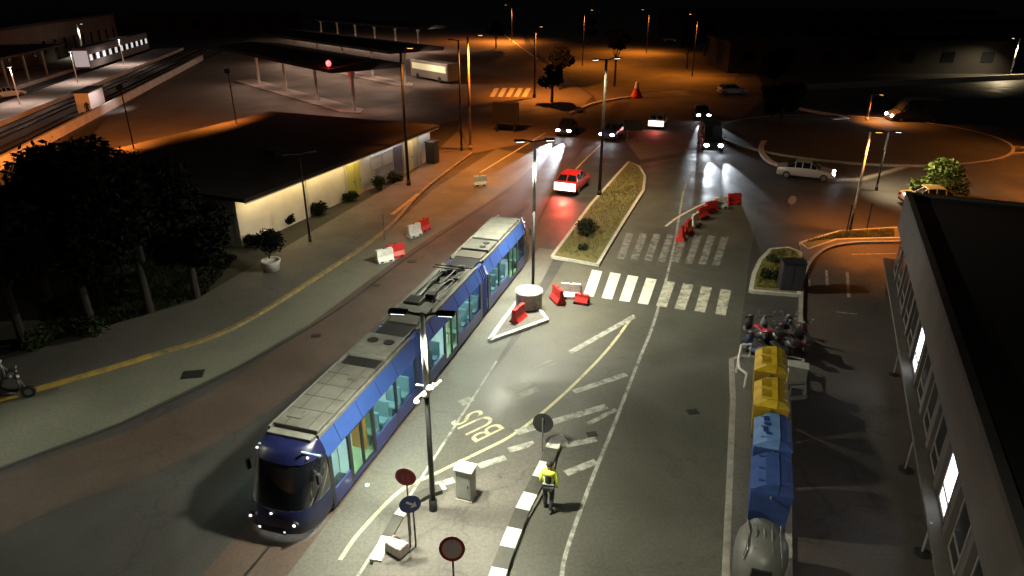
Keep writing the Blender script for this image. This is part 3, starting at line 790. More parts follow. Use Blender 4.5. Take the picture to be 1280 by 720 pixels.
lamp_post('orange-lit lamp post with a short side arm, beside the dark advert board', (588, 188), 44, 1, 0, 'orange', 9000, armdir=(1, -.1), arm=1.0, r=.14, pm=PO, hm=PO, tilt=.1)
lamp_post('slim black lamp post just left of the orange-lit one', (577, 190), 50, 1, 0, None, 0, armdir=(-1, 0), arm=.5, r=.10)
lamp_post('slim dark lamp post in front of the middle of the lit white wall', (388, 304), 192, 2, 0, None, 0, armdir=(.8, .5), arm=.6, r=.07)
lamp_post('slanting-looking pale lamp post beside the curved kerb of the car park', (1062, 290), 165, 1, .75, 'orange', 4500, armdir=(.9, -.1), arm=.3, r=.075, tilt=.3)
lamp_post('grey lamp post with a bright warm head at the roundabout', (1095, 238), 165, 1, .30, 'warm', 3000, armdir=(1, -.1), arm=.5, r=.08, tilt=.6)
lamp_post('short orange-lit lamp post between the roundabout and the passing van', (1083, 152), 118, 1, 0, 'orange', 3500, armdir=(1, -.3), arm=.8, r=.12, pm=PO)
lamp_post('pale lamp post far off at the upper right edge', (1262, 96), 48, 1, .8, 'warm', 5000, armdir=(-1, 0), arm=1.0, r=.15)
lamp_post('thin lamp post standing in the orange lit grass', (808, 66), 12, 1, 0, 'orange', 11000, spread=R(165), armdir=(-1, -.2), arm=1.5, r=.10)
lamp_post('white lamp post behind the station platform roof', (106, 74), 30, 1, .7, 'white', 2000, armdir=(1, 0), arm=.8, r=.22)
lamp_post('dark lamp post among the dark palms by the tram street', (668, 122), 34, 1, 0, 'orange', 11000, spread=R(165), armdir=(.7, .7), arm=1.0, r=.16)
lamp_post('thin lamp post along the orange road left of the palms', (640, 52), 6, 1, 0, 'orange', 26000, spread=R(165), armdir=(-1, -.2), arm=1.5, r=.12)

def roadside(label, x, y, h, power, lit, armdir, ab=0, spread=R(140)):
    top = Vector((x, y, h)); lamp_post(label, (x, y, 0), row(top)[1], 1, 0, lit, power, armdir=armdir, arm=1.2, r=.1, tilt=ab, spread=spread)
roadside('lamp post on the left pavement lighting the pale lane', -28.0, 18.5, 9, 3800, 'white', (1, .15), 1.55, R(58))
roadside('lamp post behind the sign island lighting the wide road', 3.6, 3.0, 9, 1900, 'white', (.5, 1), .3)
q = at(865, 96); roadside('added orange lamp post at the outer rim of the lit grass', q.x, q.y, 10, 6500, 'orange', (-1, -.1), .3, R(155)); q = at(728, 82); roadside('added orange lamp post in the middle of the lit grass', q.x, q.y, 10, 7000, 'orange', (1, -.1), .2, R(155)); q = at(1335, 200); roadside('orange lamp post on the bend of road beyond the black flat roof', q.x, q.y, 10, 5000, 'orange', (-1, -.1), .6)  # first two posts added to spread orange light over the grass
# round concrete planter at the foot of the second post
p = at(661, 385)
m = MB(); m.lathe([(.62, 0), (.66, .1), (.66, .84), (.70, .88), (.70, 1.0), (.56, 1.0), (.54, .78), (.0001, .78)], n=20)
pl = m.build('concrete_planter', CONC, None, True, loc=(p.x, p.y, 0)); tag(pl, 'round concrete planter wrapped about the foot of a lamp post', 'planter')

# ---------------------------------------------------------------- traffic barriers
def barrier(label, loc, ang, red, h=.8, ln=1.0):
    m = MB(); prof = [(-.26, 0), (-.26, .14), (-.12, .36), (-.085, h), (.085, h), (.12, .36), (.26, .14), (.26, 0)]
    m.extr_x([(y, z) for y, z in prof], -ln / 2, ln / 2)
    o = m.build('traffic_barrier', RPLAST if red else WPLAST, None, loc=(loc.x, loc.y, .015), rz=ang)
    tag(o, label, 'traffic barrier', 'plastic traffic barriers')
    m = MB()
    for xx in (-.28, .28): m.box((xx, 0, .07), (.2, .54, .1))
    m.build('foot_slot', BLACK, o)
    m = MB(); m.tube((0, 0, h), (0, 0, h + .03), .06); m.build('filler_cap', BLACK, o)
    m = MB(); m.tube((ln / 2 + .03, 0, .1), (ln / 2 + .03, 0, h - .1), .05); m.build('coupling', RPLAST if red else WPLAST, o)
    return o
B = math.atan2
barrier('white barrier of the pair nearer the tram front on the left lane', at(481, 327), R(35), False)
barrier('red barrier of the pair nearer the tram front on the left lane', at(495, 321), R(35), True)
barrier('white barrier of the farther pair on the left lane', at(518, 295), R(48), False)
barrier('red barrier of the farther pair on the left lane', at(530, 288), R(62), True)
barrier('lone grimy white barrier at the pavement corner before the advert board', at(600, 232), R(15), False)
barrier('red barrier at the median crosswalk, left of the white one', at(697, 377), R(-70), True)
barrier('white barrier at the crosswalk between two red ones', at(713, 372), R(-8), False)
barrier('low red barrier touching the first crosswalk stripe', at(727, 379), R(-20), True, .5, .7)
barrier('red barrier standing on the white-kerbed triangle', at(648, 402), R(62), True)
barrier('red barrier nearest the crosswalk in the curved row on the wide road', at(851, 299), R(70), True)
barrier('second red barrier from the crosswalk in the curved row', at(859, 290), R(60), True)
barrier('white barrier between red ones low in the curved row', at(868, 281), R(55), False)
barrier('red barrier in the middle of the curved row', at(877, 272), R(40), True)
barrier('red barrier just before the upper white one in the curved row', at(888, 265), R(30), True)
barrier('bright white barrier near the upper end of the curved row', at(900, 260), R(20), False)
barrier('red barrier ending the curved row towards the roundabout', at(917, 255), R(10), True)

# ---------------------------------------------------------------- signs
RED = mat('sign red', (.40, .02, .02), .4); SBLUE = mat('sign blue', (.02, .05, .20), .4); SWHITE = mat('sign white', (.6, .6, .58), .4); SPALE = mat('sign inner', (.30, .22, .20), .5)
def disc_face(name, mat_, r0, r1, y, par, n=28):
    m = MB()
    if r0 <= 0: m.tube((0, -y, 0), (0, -y - .004, 0), r1, r1, n)
    else:
        for i in range(n):
            a, b = 2 * math.pi * i / n, 2 * math.pi * (i + 1) / n
            q = lambda r, t, yy: (r * math.cos(t), -yy, r * math.sin(t))
            m.face([q(r0, a, y), q(r1, a, y), q(r1, b, y), q(r0, b, y)])
    return m.build(name, mat_, par)
def road_sign(label, loc, z, r, yaw, kind, posts=1, pitch=0.0):
    o = thing('road_sign', label, 'road sign', (loc.x, loc.y, 0.1), yaw, 'round road signs')
    m = MB()
    for k in range(posts):
        xx = 0 if posts == 1 else (k - .5) * .16
        m.tube((xx, .05, 0), (xx, .05, z + r * .6), .028, n=8)
    m.build('post', GREYM, o)
    hub = MB(); hub.tube((0, .0, 0), (0, -.012, 0), r, r, 28); pl = hub.build('sign_plate', DKSTEEL if kind == 'back' else GREYM, o); pl.location = (0, 0, z); pl.rotation_euler.x = pitch
    if kind == 'stopred':
        disc_face('sign_face', mat('sign deep red', (.20, .018, .016), .5), 0, r * .97, .014, pl); disc_face('sign_ring', RED, r * .78, r * .98, .021, pl)
        m = MB()
        for xx in (-.09, .09): m.box((xx, -.024, 0), (.085, .006, .26), bev=.002)
        m.build('sign_symbol', RED, pl)
    if kind == 'blue':
        disc_face('sign_face', SBLUE, 0, r * .97, .014, pl); disc_face('sign_ring', mat('sign rim', (.05, .06, .10), .4), r * .9, r * .98, .021, pl)
        m = MB(); m.box((0, 0, 0), (.07, .006, .26)); m.extr_y([(-.13, -.08), (0, -.22), (.13, -.08)], -.003, .003)
        a = m.build('sign_symbol', SWHITE, pl); a.location = (0, -.026, .03); a.rotation_euler.y = R(-55)
    if kind == 'ring':
        disc_face('sign_face', SPALE, 0, r * .97, .014, pl); disc_face('sign_ring', mat('sign dark red', (.16, .012, .012), .5), r * .76, r * .98, .021, pl)
    return o
road_sign('dark red disc sign, the highest of the cluster by the lamp post', at(513, 672), 2.16, .31, R(-8), 'stopred')
road_sign('blue disc sign with a white arrow, below the dark red one', at(517, 688), 1.62, .31, R(14), 'blue', 2)
pp = at(565, 686, 2.2)
road_sign('round sign with a red ring and grey centre at the bottom of the island', Vector((pp.x, pp.y, 0)), 2.1, .33, R(0), 'ring', pitch=R(-16))
road_sign('grey backed round sign standing at the tip of the checked kerb', at(678, 566), 1.15, .36, R(168), 'back', pitch=R(10))
o = thing('road_sign', 'small round sign on a thin post near the planted corner', 'road sign', at(985, 281), R(10), 'round road signs')
m = MB(); m.tube((0, .03, 0), (0, .03, 1.9), .03); m.build('post', GREYM, o); m = MB(); m.tube((0, 0, 1.75), (0, -.02, 1.75), .3, n=20); m.build('sign_plate', SPALE, o)
o = thing('marker_post', 'thin bare metal post on the yellow kerb opposite the barriers', 'post', at(481, 300)); m = MB(); m.tube((0, 0, 0), (0, 0, 2.1), .03); m.build('pole', GREYM, o); m = MB(); m.box((0, -.03, 1.9), (.05, .02, .3)); m.build('marker_plate', SPALE, o)
# bollards along the far kerb and the building
bol = None
for i, (px, py, lb) in enumerate(((1058, 291, 'left bollard of the close pair on the orange lit strip'), (1083, 288, 'right bollard of the pair on the orange lit strip'), (1117, 468, 'thin post by the building, level with the upper lit window'), (1131, 588, 'thin post by the building, level with the lower lit window'), (1152, 692, 'thin post by the building at the bottom edge'))):
    o = thing('bollard', lb, 'bollard', at(px, py), 0, 'slim posts by the car park')
    m = MB(); hh = 1.9 if i < 2 else 1.15
    m.tube((0, 0, 0), (0, 0, hh), .045 if i < 2 else .035); m.build('pole', DKSTEEL if i < 2 else STEEL, o)
    m = MB(); m.lathe([(.22, 0), (.22, .05), (.05, .1)], n=12); m.build('foot', BLACK, o)

# cable cabinet, ballast block, low stud on the strip
p = at(583, 625); c = thing('utility_cabinet', 'pale grey street cabinet with a white lid on the sign island', 'cabinet', (p.x, p.y, .1), R(-20))
CAB = mat('cabinet grey', (.36, .37, .33), .6, 0, .15, 4)
m = MB(); m.box((0, 0, .6), (.52, .42, 1.12), bev=.015); b_ = m.build('body', CAB, c)
m = MB(); m.box((0, 0, 1.19), (.62, .50, .07), bev=.015); m.build('lid', mat('cabinet lid', (.6, .6, .56), .5), c)
m = MB(); m.box((0, 0, .03), (.56, .46, .06)); m.build('plinth', CONC, c)
m = MB(); m.box((0, -.215, .62), (.44, .01, .95)); d = m.build('door', CAB, c); m = MB(); m.box((.16, -.225, .62), (.03, .02, .12)); m.build('handle', BLACK, d)
p = at(497, 692); bb = MB(); bb.box((0, 0, .17), (.62, .42, .34), bev=.04, taper=.92); o = bb.build('ballast_block', mat('pinkish concrete', (.50, .43, .40), .8, 0, .25, 6), None, loc=(p.x, p.y, .1), rz=R(-35)); tag(o, 'pinkish white ballast block at the foot of the sign cluster', 'block')
p = at(459, 607); m = MB(); m.lathe([(.07, 0), (.07, .03), (.03, .06)], n=12); o = m.build('ground_stud', glow('ground stud lamp', (1, .98, .9), 1.0), None, loc=(p.x, p.y, .012)); tag(o, 'tiny bright stud light set in the strip beside the tram door', 'ground light')

# ---------------------------------------------------------------- person in a high-visibility vest, walking away
def skin_mesh(name, verts, edges, radii, m, parent, root=0, sub=2):
    me = bpy.data.meshes.new(name); me.from_pydata(verts, edges, [])
    o = bpy.data.objects.new(name, me); COL.objects.link(o)
    sk = o.modifiers.new('skin', 'SKIN'); ss = o.modifiers.new('sub', 'SUBSURF'); ss.levels = sub; ss.render_levels = sub
    for v, r in zip(me.skin_vertices[0].data, radii): v.radius = (r, r) if not isinstance(r, tuple) else r
    me.skin_vertices[0].data[root].use_root = True
    bpy.context.view_layer.update()
    ev = o.evaluated_get(bpy.context.evaluated_depsgraph_get()); me2 = bpy.data.meshes.new_from_object(ev)
    bpy.data.objects.remove(o)
    me2.materials.clear(); me2.materials.append(m)
    for p in me2.polygons: p.use_smooth = True
    o = bpy.data.objects.new(name, me2); COL.objects.link(o)
    if parent: o.parent = parent
    return o
p = at(685, 636)
per = thing('person', 'person in a yellow high-visibility vest and dark trousers walking away beside the checked kerb', 'person', (p.x, p.y, .0), R(-12))
SKIN = mat('skin', (.42, .25, .18), .6); VEST = mat('hi-vis yellow', (.70, .82, .08), .6, 0, .12, 6, emit=(.6, .8, .1), es=0.0); TROUS = mat('dark trousers', (.018, .019, .024), .85, 0, .2, 8); HAIR = mat('dark hair', (.02, .015, .012), .7)
J = {'pel': (0, 0, .95), 'spine': (0, .01, 1.15), 'chest': (0, .03, 1.36), 'neck': (0, .04, 1.50), 'head0': (0, .05, 1.57), 'head': (0, .06, 1.66), 'top': (0, .055, 1.74),
     'sl': (-.19, .03, 1.42), 'el': (-.25, -.02, 1.16), 'wl': (-.24, .12, .95), 'hl': (-.235, .16, .87), 'sr': (.19, .03, 1.42), 'er': (.26, -.05, 1.16), 'wr': (.25, .03, .92), 'hr': (.25, .06, .84),
     'pl': (-.10, 0, .90), 'kl': (-.11, .14, .50), 'al': (-.11, .05, .09), 'tl': (-.12, .20, .04), 'pr': (.10, 0, .90), 'kr': (.11, -.02, .50), 'ar': (.11, -.22, .13), 'tr': (.12, -.09, .04)}
K = list(J); E = [('pel', 'spine'), ('spine', 'chest'), ('chest', 'neck'), ('neck', 'head0'), ('head0', 'head'), ('head', 'top'), ('chest', 'sl'), ('sl', 'el'), ('el', 'wl'), ('wl', 'hl'), ('chest', 'sr'), ('sr', 'er'), ('er', 'wr'), ('wr', 'hr'), ('pel', 'pl'), ('pl', 'kl'), ('kl', 'al'), ('al', 'tl'), ('pel', 'pr'), ('pr', 'kr'), ('kr', 'ar'), ('ar', 'tr')]
rad = {'pel': (.15, .11), 'spine': (.15, .10), 'chest': (.17, .11), 'neck': .055, 'head0': .075, 'head': .098, 'top': .07, 'sl': .06, 'el': .045, 'wl': .032, 'hl': .036, 'sr': .06, 'er': .045, 'wr': .032, 'hr': .036, 'pl': .085, 'kl': .06, 'al': .042, 'tl': .038, 'pr': .085, 'kr': .06, 'ar': .042, 'tr': .038}
skin_mesh('body', [J[k] for k in K], [(K.index(a), K.index(b)) for a, b in E], [rad[k] for k in K], SKIN, per)
def cloth(name, keys, edges, grow, m, over={}):
    vs = [over.get(k, J[k]) for k in keys]
    rr = [tuple(x + grow for x in rad[k]) if isinstance(rad[k], tuple) else rad[k] + grow for k in keys]
    return skin_mesh(name, vs, [(keys.index(a), keys.index(b)) for a, b in edges], rr, m, per)
cloth('trousers', ['pel', 'pl', 'kl', 'al', 'pr', 'kr', 'ar'], [('pel', 'pl'), ('pl', 'kl'), ('kl', 'al'), ('pel', 'pr'), ('pr', 'kr'), ('kr', 'ar')], .022, TROUS)
cloth('sleeves', ['chest', 'sl', 'el', 'wl', 'sr', 'er', 'wr'], [('chest', 'sl'), ('sl', 'el'), ('el', 'wl'), ('chest', 'sr'), ('sr', 'er'), ('er', 'wr')], .016, VEST)
cloth('vest', ['pel', 'spine', 'chest'], [('pel', 'spine'), ('spine', 'chest')], .03, VEST, {'chest': (0, .03, 1.42)})
m = MB(); m.blob((0, -.10, 1.22), (.115, .05, .20)); m.build('backpack', BLACK, per, True)
m = MB()
for s in (-1, 1): m.tube((s * .10, -.105, 1.05), (s * .11, -.09, 1.42), .02)
m.tube((-.18, -.115, 1.06), (.18, -.115, 1.06), .02); m.build('reflective_stripe', mat('reflective grey', (.6, .6, .58), .3), per)
m = MB(); m.blob((0, .045, 1.70), (.105, .115, .105)); m.build('hair', HAIR, per, True)
m = MB()
for a in ('l', 'r'):
    q = Vector(J['t' + a]); b2 = Vector(J['a' + a]); m.blob((q + b2) / 2 - Vector((0, -.02, .02)), (.055, .15, .05))
m.build('shoes', BLACK, per, True)

# ---------------------------------------------------------------- scooters
def scooter(label, loc, ang, col, seatcol=(.012, .012, .012)):
    o = thing('motor_scooter', label, 'scooter', (loc.x, loc.y, .01), ang, 'parked scooters')
    P = mat('scooter paint %d' % int(sum(col) * 1000), col, .35, 0, .1, 4, coat=.4); S = mat('scooter seat %d' % int(sum(seatcol) * 1000), seatcol, .6)
    m = MB(); m.loft([[Vector((x, y * w_, z)) for y, z in ((-.16, z0), (.16, z0), (.19, (z0 + z1) / 2), (.12, z1), (-.12, z1), (-.19, (z0 + z1) / 2))] for x, z0, z1, w_ in ((-.95, .55, .72, .5), (-.7, .38, .74, 1), (-.3, .32, .72, 1), (-.05, .26, .42, .9), (.3, .26, .36, .9))]); m.build('body', P, o, True)
    m = MB(); m.loft([[Vector((x + k * .22, y, z)) for y, z, k in ((-.2 * w_, z_, 0), (.2 * w_, z_, 0))] + [Vector((x + .05, .16 * w_, z_)), Vector((x + .05, -.16 * w_, z_))] for x, z_, w_ in ((.42, .30, .8), (.46, .6, 1.1), (.40, .95, .8))]); m.build('front_shield', P, o, True)
    m = MB(); m.box((-.48, 0, .79), (.78, .28, .12), bev=.05); m.build('seat', S, o)
    m = MB(); m.tube((.40, 0, .95), (.66, 0, .30), .035); m.build('fork', GREYM, o)
    m = MB(); m.tube((.36, -.34, 1.02), (.36, .34, 1.02), .022); m.tube((.36, 0, .9), (.36, 0, 1.03), .04); m.build('handlebar', BLACK, o)
    for s in (-1, 1):
        m = MB(); m.tube((.36, s * .25, 1.02), (.38, s * .36, 1.20), .01); m.blob((.38, s * .38, 1.22), (.02, .07, .045)); m.build('mirror', STEEL, o)
    m = MB(); m.blob((.47, 0, .98), (.06, .09, .07)); m.build('headlight', LENS, o, True)
    for x in (-.62, .66):
        m = MB(); m.tube((x, -.06, .25), (x, .06, .25), .25, n=18); wl = m.build('wheel', RUBBER, o)
        m = MB(); m.tube((x, -.065, .25), (x, .065, .25), .14, n=12); m.build('rim', RIM, wl)
    m = MB(); m.box((-1.0, 0, .62), (.05, .16, .07), bev=.01); m.build('tail_light', TAILOFF, o)
    m = MB(); m.box((-.98, 0, .86), (.30, .34, .26), bev=.05); m.build('top_box', S, o)
    return o
scooter('scooter with bright red seat and top box in the parked cluster', at(941, 424), R(105), (.04, .03, .035), (.34, .02, .04))
scooter('dark blue scooter in front of the red one', at(943, 446), R(112), (.03, .06, .14))
scooter('white and grey scooter behind the middle of the cluster', at(958, 425), R(98), (.30, .30, .30))
scooter('black scooter in the middle front of the cluster', at(961, 446), R(100), (.016, .016, .018))
scooter('dark grey scooter second from the outer end of the cluster', at(977, 436), R(96), (.05, .05, .055))
scooter('black scooter with pale mirrors towards the car park', at(985, 424), R(86), (.02, .018, .018))
scooter('dark maroon scooter nearest the car park lane', at(1002, 434), R(80), (.06, .015, .015))
scooter('black scooter parked on the yellow kerb at the left edge', at(14, 500), R(20), (.015, .015, .016))
scooter('pale nosed scooter half out of view at the left edge', at(-8, 482), R(40), (.2, .2, .2))
# ---------------------------------------------------------------- waste containers
def container(label, loc, ang, body, lidl, lidr, hatch=None, logo=False, dome=False):
    o = thing('waste_container', label, 'waste container', (loc.x, loc.y, .12), ang, 'street waste containers')
    if dome:
        m = MB(); W_ = .70; secs = []
        for z, k in ((.05, .92), (.9, 1.0), (1.2, .96), (1.45, .78), (1.56, .4)): secs.append([Vector((W_ * k * math.cos(t), .95 * k * math.sin(t), z)) for t in [2 * math.pi * i / 24 for i in range(24)]])
        m.loft(secs); m.build('body', body, o, True)
        m = MB()
        for i in range(-2, 3): m.path([(i * .24, -.80 + .05 * abs(i), 1.20), (i * .22, -.55, 1.48), (i * .2, 0, 1.59), (i * .22, .55, 1.48)], .02, 6)
        m.build('rib', lidr, o); m = MB(); m.box((0, -.93, 1.0), (.5, .06, .3)); m.build('hatch', BLACK, o)
        return o
    L_, W_ = 1.68, 1.16
    m = MB(); m.loft([[Vector((x * k, y * k, z)) for x, y in ((-W_ / 2, -L_ / 2), (W_ / 2, -L_ / 2), (W_ / 2, L_ / 2), (-W_ / 2, L_ / 2))] for z, k in ((.12, .90), (1.25, 1.0), (1.36, 1.0))]); m.build('body', body, o)
    # two lid halves meeting at a ridge
    for x0, x1, z0, z1, mm, nm in ((-W_ / 2 - .02, .18, 1.38, 1.72, lidl, 'front_lid'), (.20, W_ / 2 + .02, 1.70, 1.40, lidr, 'rear_lid')):
        m = MB(); m.extr_y([(x0, 1.365), (x1, 1.365), (x1, z1), ((x0 + x1) / 2, (z0 + z1) / 2 + .10), (x0, z0)], -L_ / 2 + .03, L_ / 2 - .03); mr = m
        for yy in (-.6, 0, .6): m.box(((x0 + x1) / 2, yy, (z0 + z1) / 2 + .09), (abs(x1 - x0) * .5, .05, .05))
        ld = m.build(nm, mm, o)
        if nm == 'front_lid' and hatch:
            for yy in (-.38, .38):
                m = MB(); m.box((-.20, yy, 1.675), (.34, .5, .04), bev=.01); h_ = m.build('hatch', hatch, ld); h_.rotation_euler.y = 0
    m = MB(); m.tube((0, -L_ / 2 - .10, 1.28), (0, L_ / 2 + .10, 1.28), .04); m.build('lifting_bar', GREYM, o)
    if logo:
        m = MB()
        for i, (yy, xx, sx, sy) in enumerate(((.42, -.24, .16, .28), (.12, -.20, .22, .16), (-.22, -.26, .14, .3), (-.42, -.16, .2, .1))): m.box((xx, yy, 1.69), (sx, sy, .012))
        m.build('logo_patch', SBLUE, o)
    for s in (-1, 1):
        m = MB(); m.box((0, s * .7, .06), (W_ * .86, .16, .12)); m.build('foot', BLACK, o)
    return o
def cp(n, c, nz=.22):
    c = tuple(x * .78 for x in c)
    return mat('container ' + n, c, .45, 0, nz, 3)
BA = R(-18.5)
YB, YL, YR = cp('yellow body', (.30, .19, .02)), cp('yellow lid', (.66, .44, .02)), cp('ochre lid', (.40, .27, .02))
BB, BL, BR = cp('blue body', (.03, .06, .20)), cp('pale blue lid', (.13, .25, .50)), cp('blue lid', (.045, .085, .28))
container('yellow container with two hatches, the farthest of the row', at(957, 491, .1), BA, YB, YL, YR, cp('yellow hatch', (.50, .32, .02)))
container('second yellow container, touching the blue ones', at(957, 535, .1), BA, YB, YL, YR, cp('yellow hatch', (.50, .32, .02)))
container('blue container with a pale lid carrying a dark emblem', at(958, 586, .1), BA, BB, BL, BR, None, True)
container('dark blue container between the pale-lidded blue and the grey dome', at(956, 641, .1), BA, BB, cp('navy lid', (.04, .08, .25)), BR)
container('grey ribbed dome container, the nearest of the row', at(945, 722, .1), BA, cp('grey dome', (.14, .14, .125), .1), None, cp('grey rib', (.19, .19, .175), .05), dome=True)
# hoop guard rail and low frame at the head of the row
g = thing('guard_rail', 'white hoop guard rail around the head of the container row', 'guard rail', (0, 0, 0))
m = MB(); q = [at(930, 487), at(921, 480), at(920, 468), at(924, 450), at(936, 449)]; hz = .75
m.path([Vector((v.x, v.y, hz)) for v in q], .05); m.build('rail', mat('white rail', (.62, .6, .55), .5, 0, .2, 5), g)
for v in (q[0], q[2], q[3], q[4]):
    m = MB(); m.tube((v.x, v.y, 0), (v.x, v.y, hz), .045); m.build('post', mat('white rail', (.6, .6, .55)), g)
g = thing('guard_rail', 'low pale frame beside the scooters at the car park side of the containers', 'guard rail', (0, 0, 0))
m = MB(); q = [at(955, 452), at(1002, 462), at(1004, 496), at(986, 497)]; m.path([Vector((v.x, v.y, .5)) for v in q], .04); m.build('rail', mat('pale rail', (.4, .38, .33), .6), g)
for v in q:
    m = MB(); m.tube((v.x, v.y, 0), (v.x, v.y, .5), .035); m.build('post', mat('pale rail', (.4, .38, .33)), g)
p = at(973, 490); m = MB(); m.box((0, 0, .45), (.75, .5, .9), bev=.05, taper=.93); m.box((0, 0, .94), (.82, .56, .09), bev=.03); o = m.build('litter_bin', mat('pale bin', (.42, .42, .34), .6, 0, .2, 4), None, loc=(p.x + .75, p.y + .3, .11), rz=BA); tag(o, 'small pale bin beside the farthest yellow container', 'bin')
# dark cabinet on the planted corner island
p = at(986, 363); c = thing('utility_cabinet', 'large dark cabinet on the planted corner island', 'cabinet', (p.x, p.y, .16), R(-8))
m = MB(); m.box((0, 0, .75), (1.15, .8, 1.5), bev=.03); m.build('body', mat('dark cabinet', (.022, .022, .03), .5, .2, .2, 3), c)
m = MB(); m.box((0, 0, 1.53), (1.22, .87, .07), bev=.02); m.build('lid', BLACK, c)
for xx in (-.28, .28):
    m = MB(); m.box((xx, -.405, .75), (.5, .012, 1.3)); m.build('door', mat('dark cabinet door', (.03, .03, .04), .5), c)

# ---------------------------------------------------------------- vegetation
def leaf_mass(blobs, n, size, seed=0):
    rnd = random.Random(seed); m = MB(); tot = sum(b[1] ** 2 for b in blobs)
    for (c, r) in blobs:
        for _ in range(int(n * r * r / tot)):
            d = Vector((rnd.gauss(0, 1), rnd.gauss(0, 1), rnd.gauss(0, 1))).normalized() * r * (rnd.random() ** .38) * rnd.uniform(.75, 1.12)
            d.z *= .82; q = Vector(c) + d
            a = Vector((rnd.gauss(0, 1), rnd.gauss(0, 1), rnd.gauss(0, .6))).normalized(); b = a.orthogonal().normalized(); b.rotate(Matrix.Rotation(rnd.random() * 6.28, 3, a))
            s = size * rnd.uniform(.6, 1.4)
            m.face([q - a * s, q + b * s * .45, q + a * s, q - b * s * .45])
    return m
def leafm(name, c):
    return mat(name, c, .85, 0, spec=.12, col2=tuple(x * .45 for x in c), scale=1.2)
def tree(label, loc, h, cr, seed, lm, trunk=.22, n=11000, nb=9, group='trees by the tram street', leaf=.17, name='tree'):
    rnd = random.Random(seed); o = thing(name, label, 'tree', (loc.x, loc.y, 0), 0, group)
    m = MB(); top = Vector((0, 0, h * .55)); m.tube((0, 0, 0), top, trunk, trunk * .55, 10); blobs = []
    for i in range(nb):
        a = i * 2.4 + rnd.random(); k = rnd.uniform(.3, .72) * cr; z = h - cr * rnd.uniform(.35, 1.5)
        c = Vector((math.cos(a) * k, math.sin(a) * k, z)); blobs.append((c, cr * rnd.uniform(.34, .56)))
        m.tube((0, 0, h * rnd.uniform(.28, .5)), c, trunk * .34, trunk * .1, 6)
    blobs.append((Vector((0, 0, h - cr * .5)), cr * .5))
    m.build('trunk', mat('bark', (.018, .014, .011), .9, 0, .4, 5), o); leaf_mass(blobs, n, leaf, seed).build('crown', lm, o)
    return o
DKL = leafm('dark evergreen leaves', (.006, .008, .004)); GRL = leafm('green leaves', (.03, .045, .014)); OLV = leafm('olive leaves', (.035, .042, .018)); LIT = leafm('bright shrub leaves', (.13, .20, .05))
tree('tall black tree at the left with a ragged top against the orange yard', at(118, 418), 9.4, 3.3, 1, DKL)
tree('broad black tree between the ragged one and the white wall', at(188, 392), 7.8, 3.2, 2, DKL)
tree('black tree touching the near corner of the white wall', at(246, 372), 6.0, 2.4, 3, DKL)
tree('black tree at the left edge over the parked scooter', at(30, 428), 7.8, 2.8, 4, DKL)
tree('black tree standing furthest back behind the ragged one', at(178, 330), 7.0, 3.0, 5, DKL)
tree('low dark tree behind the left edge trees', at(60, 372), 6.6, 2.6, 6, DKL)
tree('low rounded green tree beyond the black flat roof', at(1172, 247), 3.3, 2.7, 7, LIT, n=4200, leaf=.20, trunk=.14, group='trees at the roundabout')
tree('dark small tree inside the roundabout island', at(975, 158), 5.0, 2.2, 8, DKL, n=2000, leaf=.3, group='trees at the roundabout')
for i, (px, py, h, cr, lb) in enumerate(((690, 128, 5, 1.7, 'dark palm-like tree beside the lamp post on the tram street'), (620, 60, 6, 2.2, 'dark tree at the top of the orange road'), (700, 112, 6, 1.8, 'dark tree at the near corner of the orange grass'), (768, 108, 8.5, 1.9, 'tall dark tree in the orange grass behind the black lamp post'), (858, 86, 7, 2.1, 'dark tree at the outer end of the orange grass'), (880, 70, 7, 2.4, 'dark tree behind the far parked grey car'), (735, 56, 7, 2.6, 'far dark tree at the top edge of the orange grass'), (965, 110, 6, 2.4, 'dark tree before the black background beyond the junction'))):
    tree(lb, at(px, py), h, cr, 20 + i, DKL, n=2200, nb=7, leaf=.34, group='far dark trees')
def shrub(label, loc, z, r, seed, lm, n=900, group='shrubs', pot=False):
    o = thing('shrub', label, 'shrub', (loc.x, loc.y, z), 0, group); rnd = random.Random(seed)
    zb = .75 if pot else 0
    bl = [(Vector((rnd.uniform(-.5, .5) * r, rnd.uniform(-.5, .5) * r, zb + r * rnd.uniform(.4, .9))), r * rnd.uniform(.4, .65)) for _ in range(6)]
    leaf_mass(bl, n, .11, seed).build('foliage', lm, o)
    m = MB()
    for b in bl: m.tube((0, 0, zb * .8), b[0], .03, .012, 5)
    m.build('stem', mat('bark', (.045, .035, .026)), o)
    return o
shrub('dark round shrub on the median island', at(737, 296), .16, .95, 31, OLV)
shrub('low shrub nearer the crosswalk on the median island', at(729, 316), .16, .28, 32, OLV, 260)
s_ = shrub('dark bushy plant in a pale pot before the white wall', at(339, 338), .12, 1.25, 33, DKL, 1500, pot=True)
p = at(340, 340); m = MB(); m.lathe([(.42, 0), (.55, .5), (.58, .62), (.46, .62), (.44, .5), (.0001, .5)], n=18); o = m.build('plant_pot', mat('pale pot', (.45, .43, .40), .7, 0, .2, 4), None, True, loc=(p.x, p.y, .12)); tag(o, 'pale round pot holding the dark bushy plant', 'plant pot')
for i, (px, py, r, lb) in enumerate(((310, 308, .8, 'dark shrub at the near corner of the white wall'), (360, 282, .7, 'shrub against the cream lit part of the wall'), (400, 268, .8, 'shrub beside the slim lamp post at the wall'), (440, 252, .7, 'shrub below the unlit part of the white wall'), (478, 238, .9, 'larger green shrub before the grey wall panels'), (495, 228, .8, 'green shrub at the bright door of the white wall'))):
    shrub(lb, at(px, py), .0, r, 40 + i, GRL if i > 2 else DKL, 700, 'shrubs along the white wall')
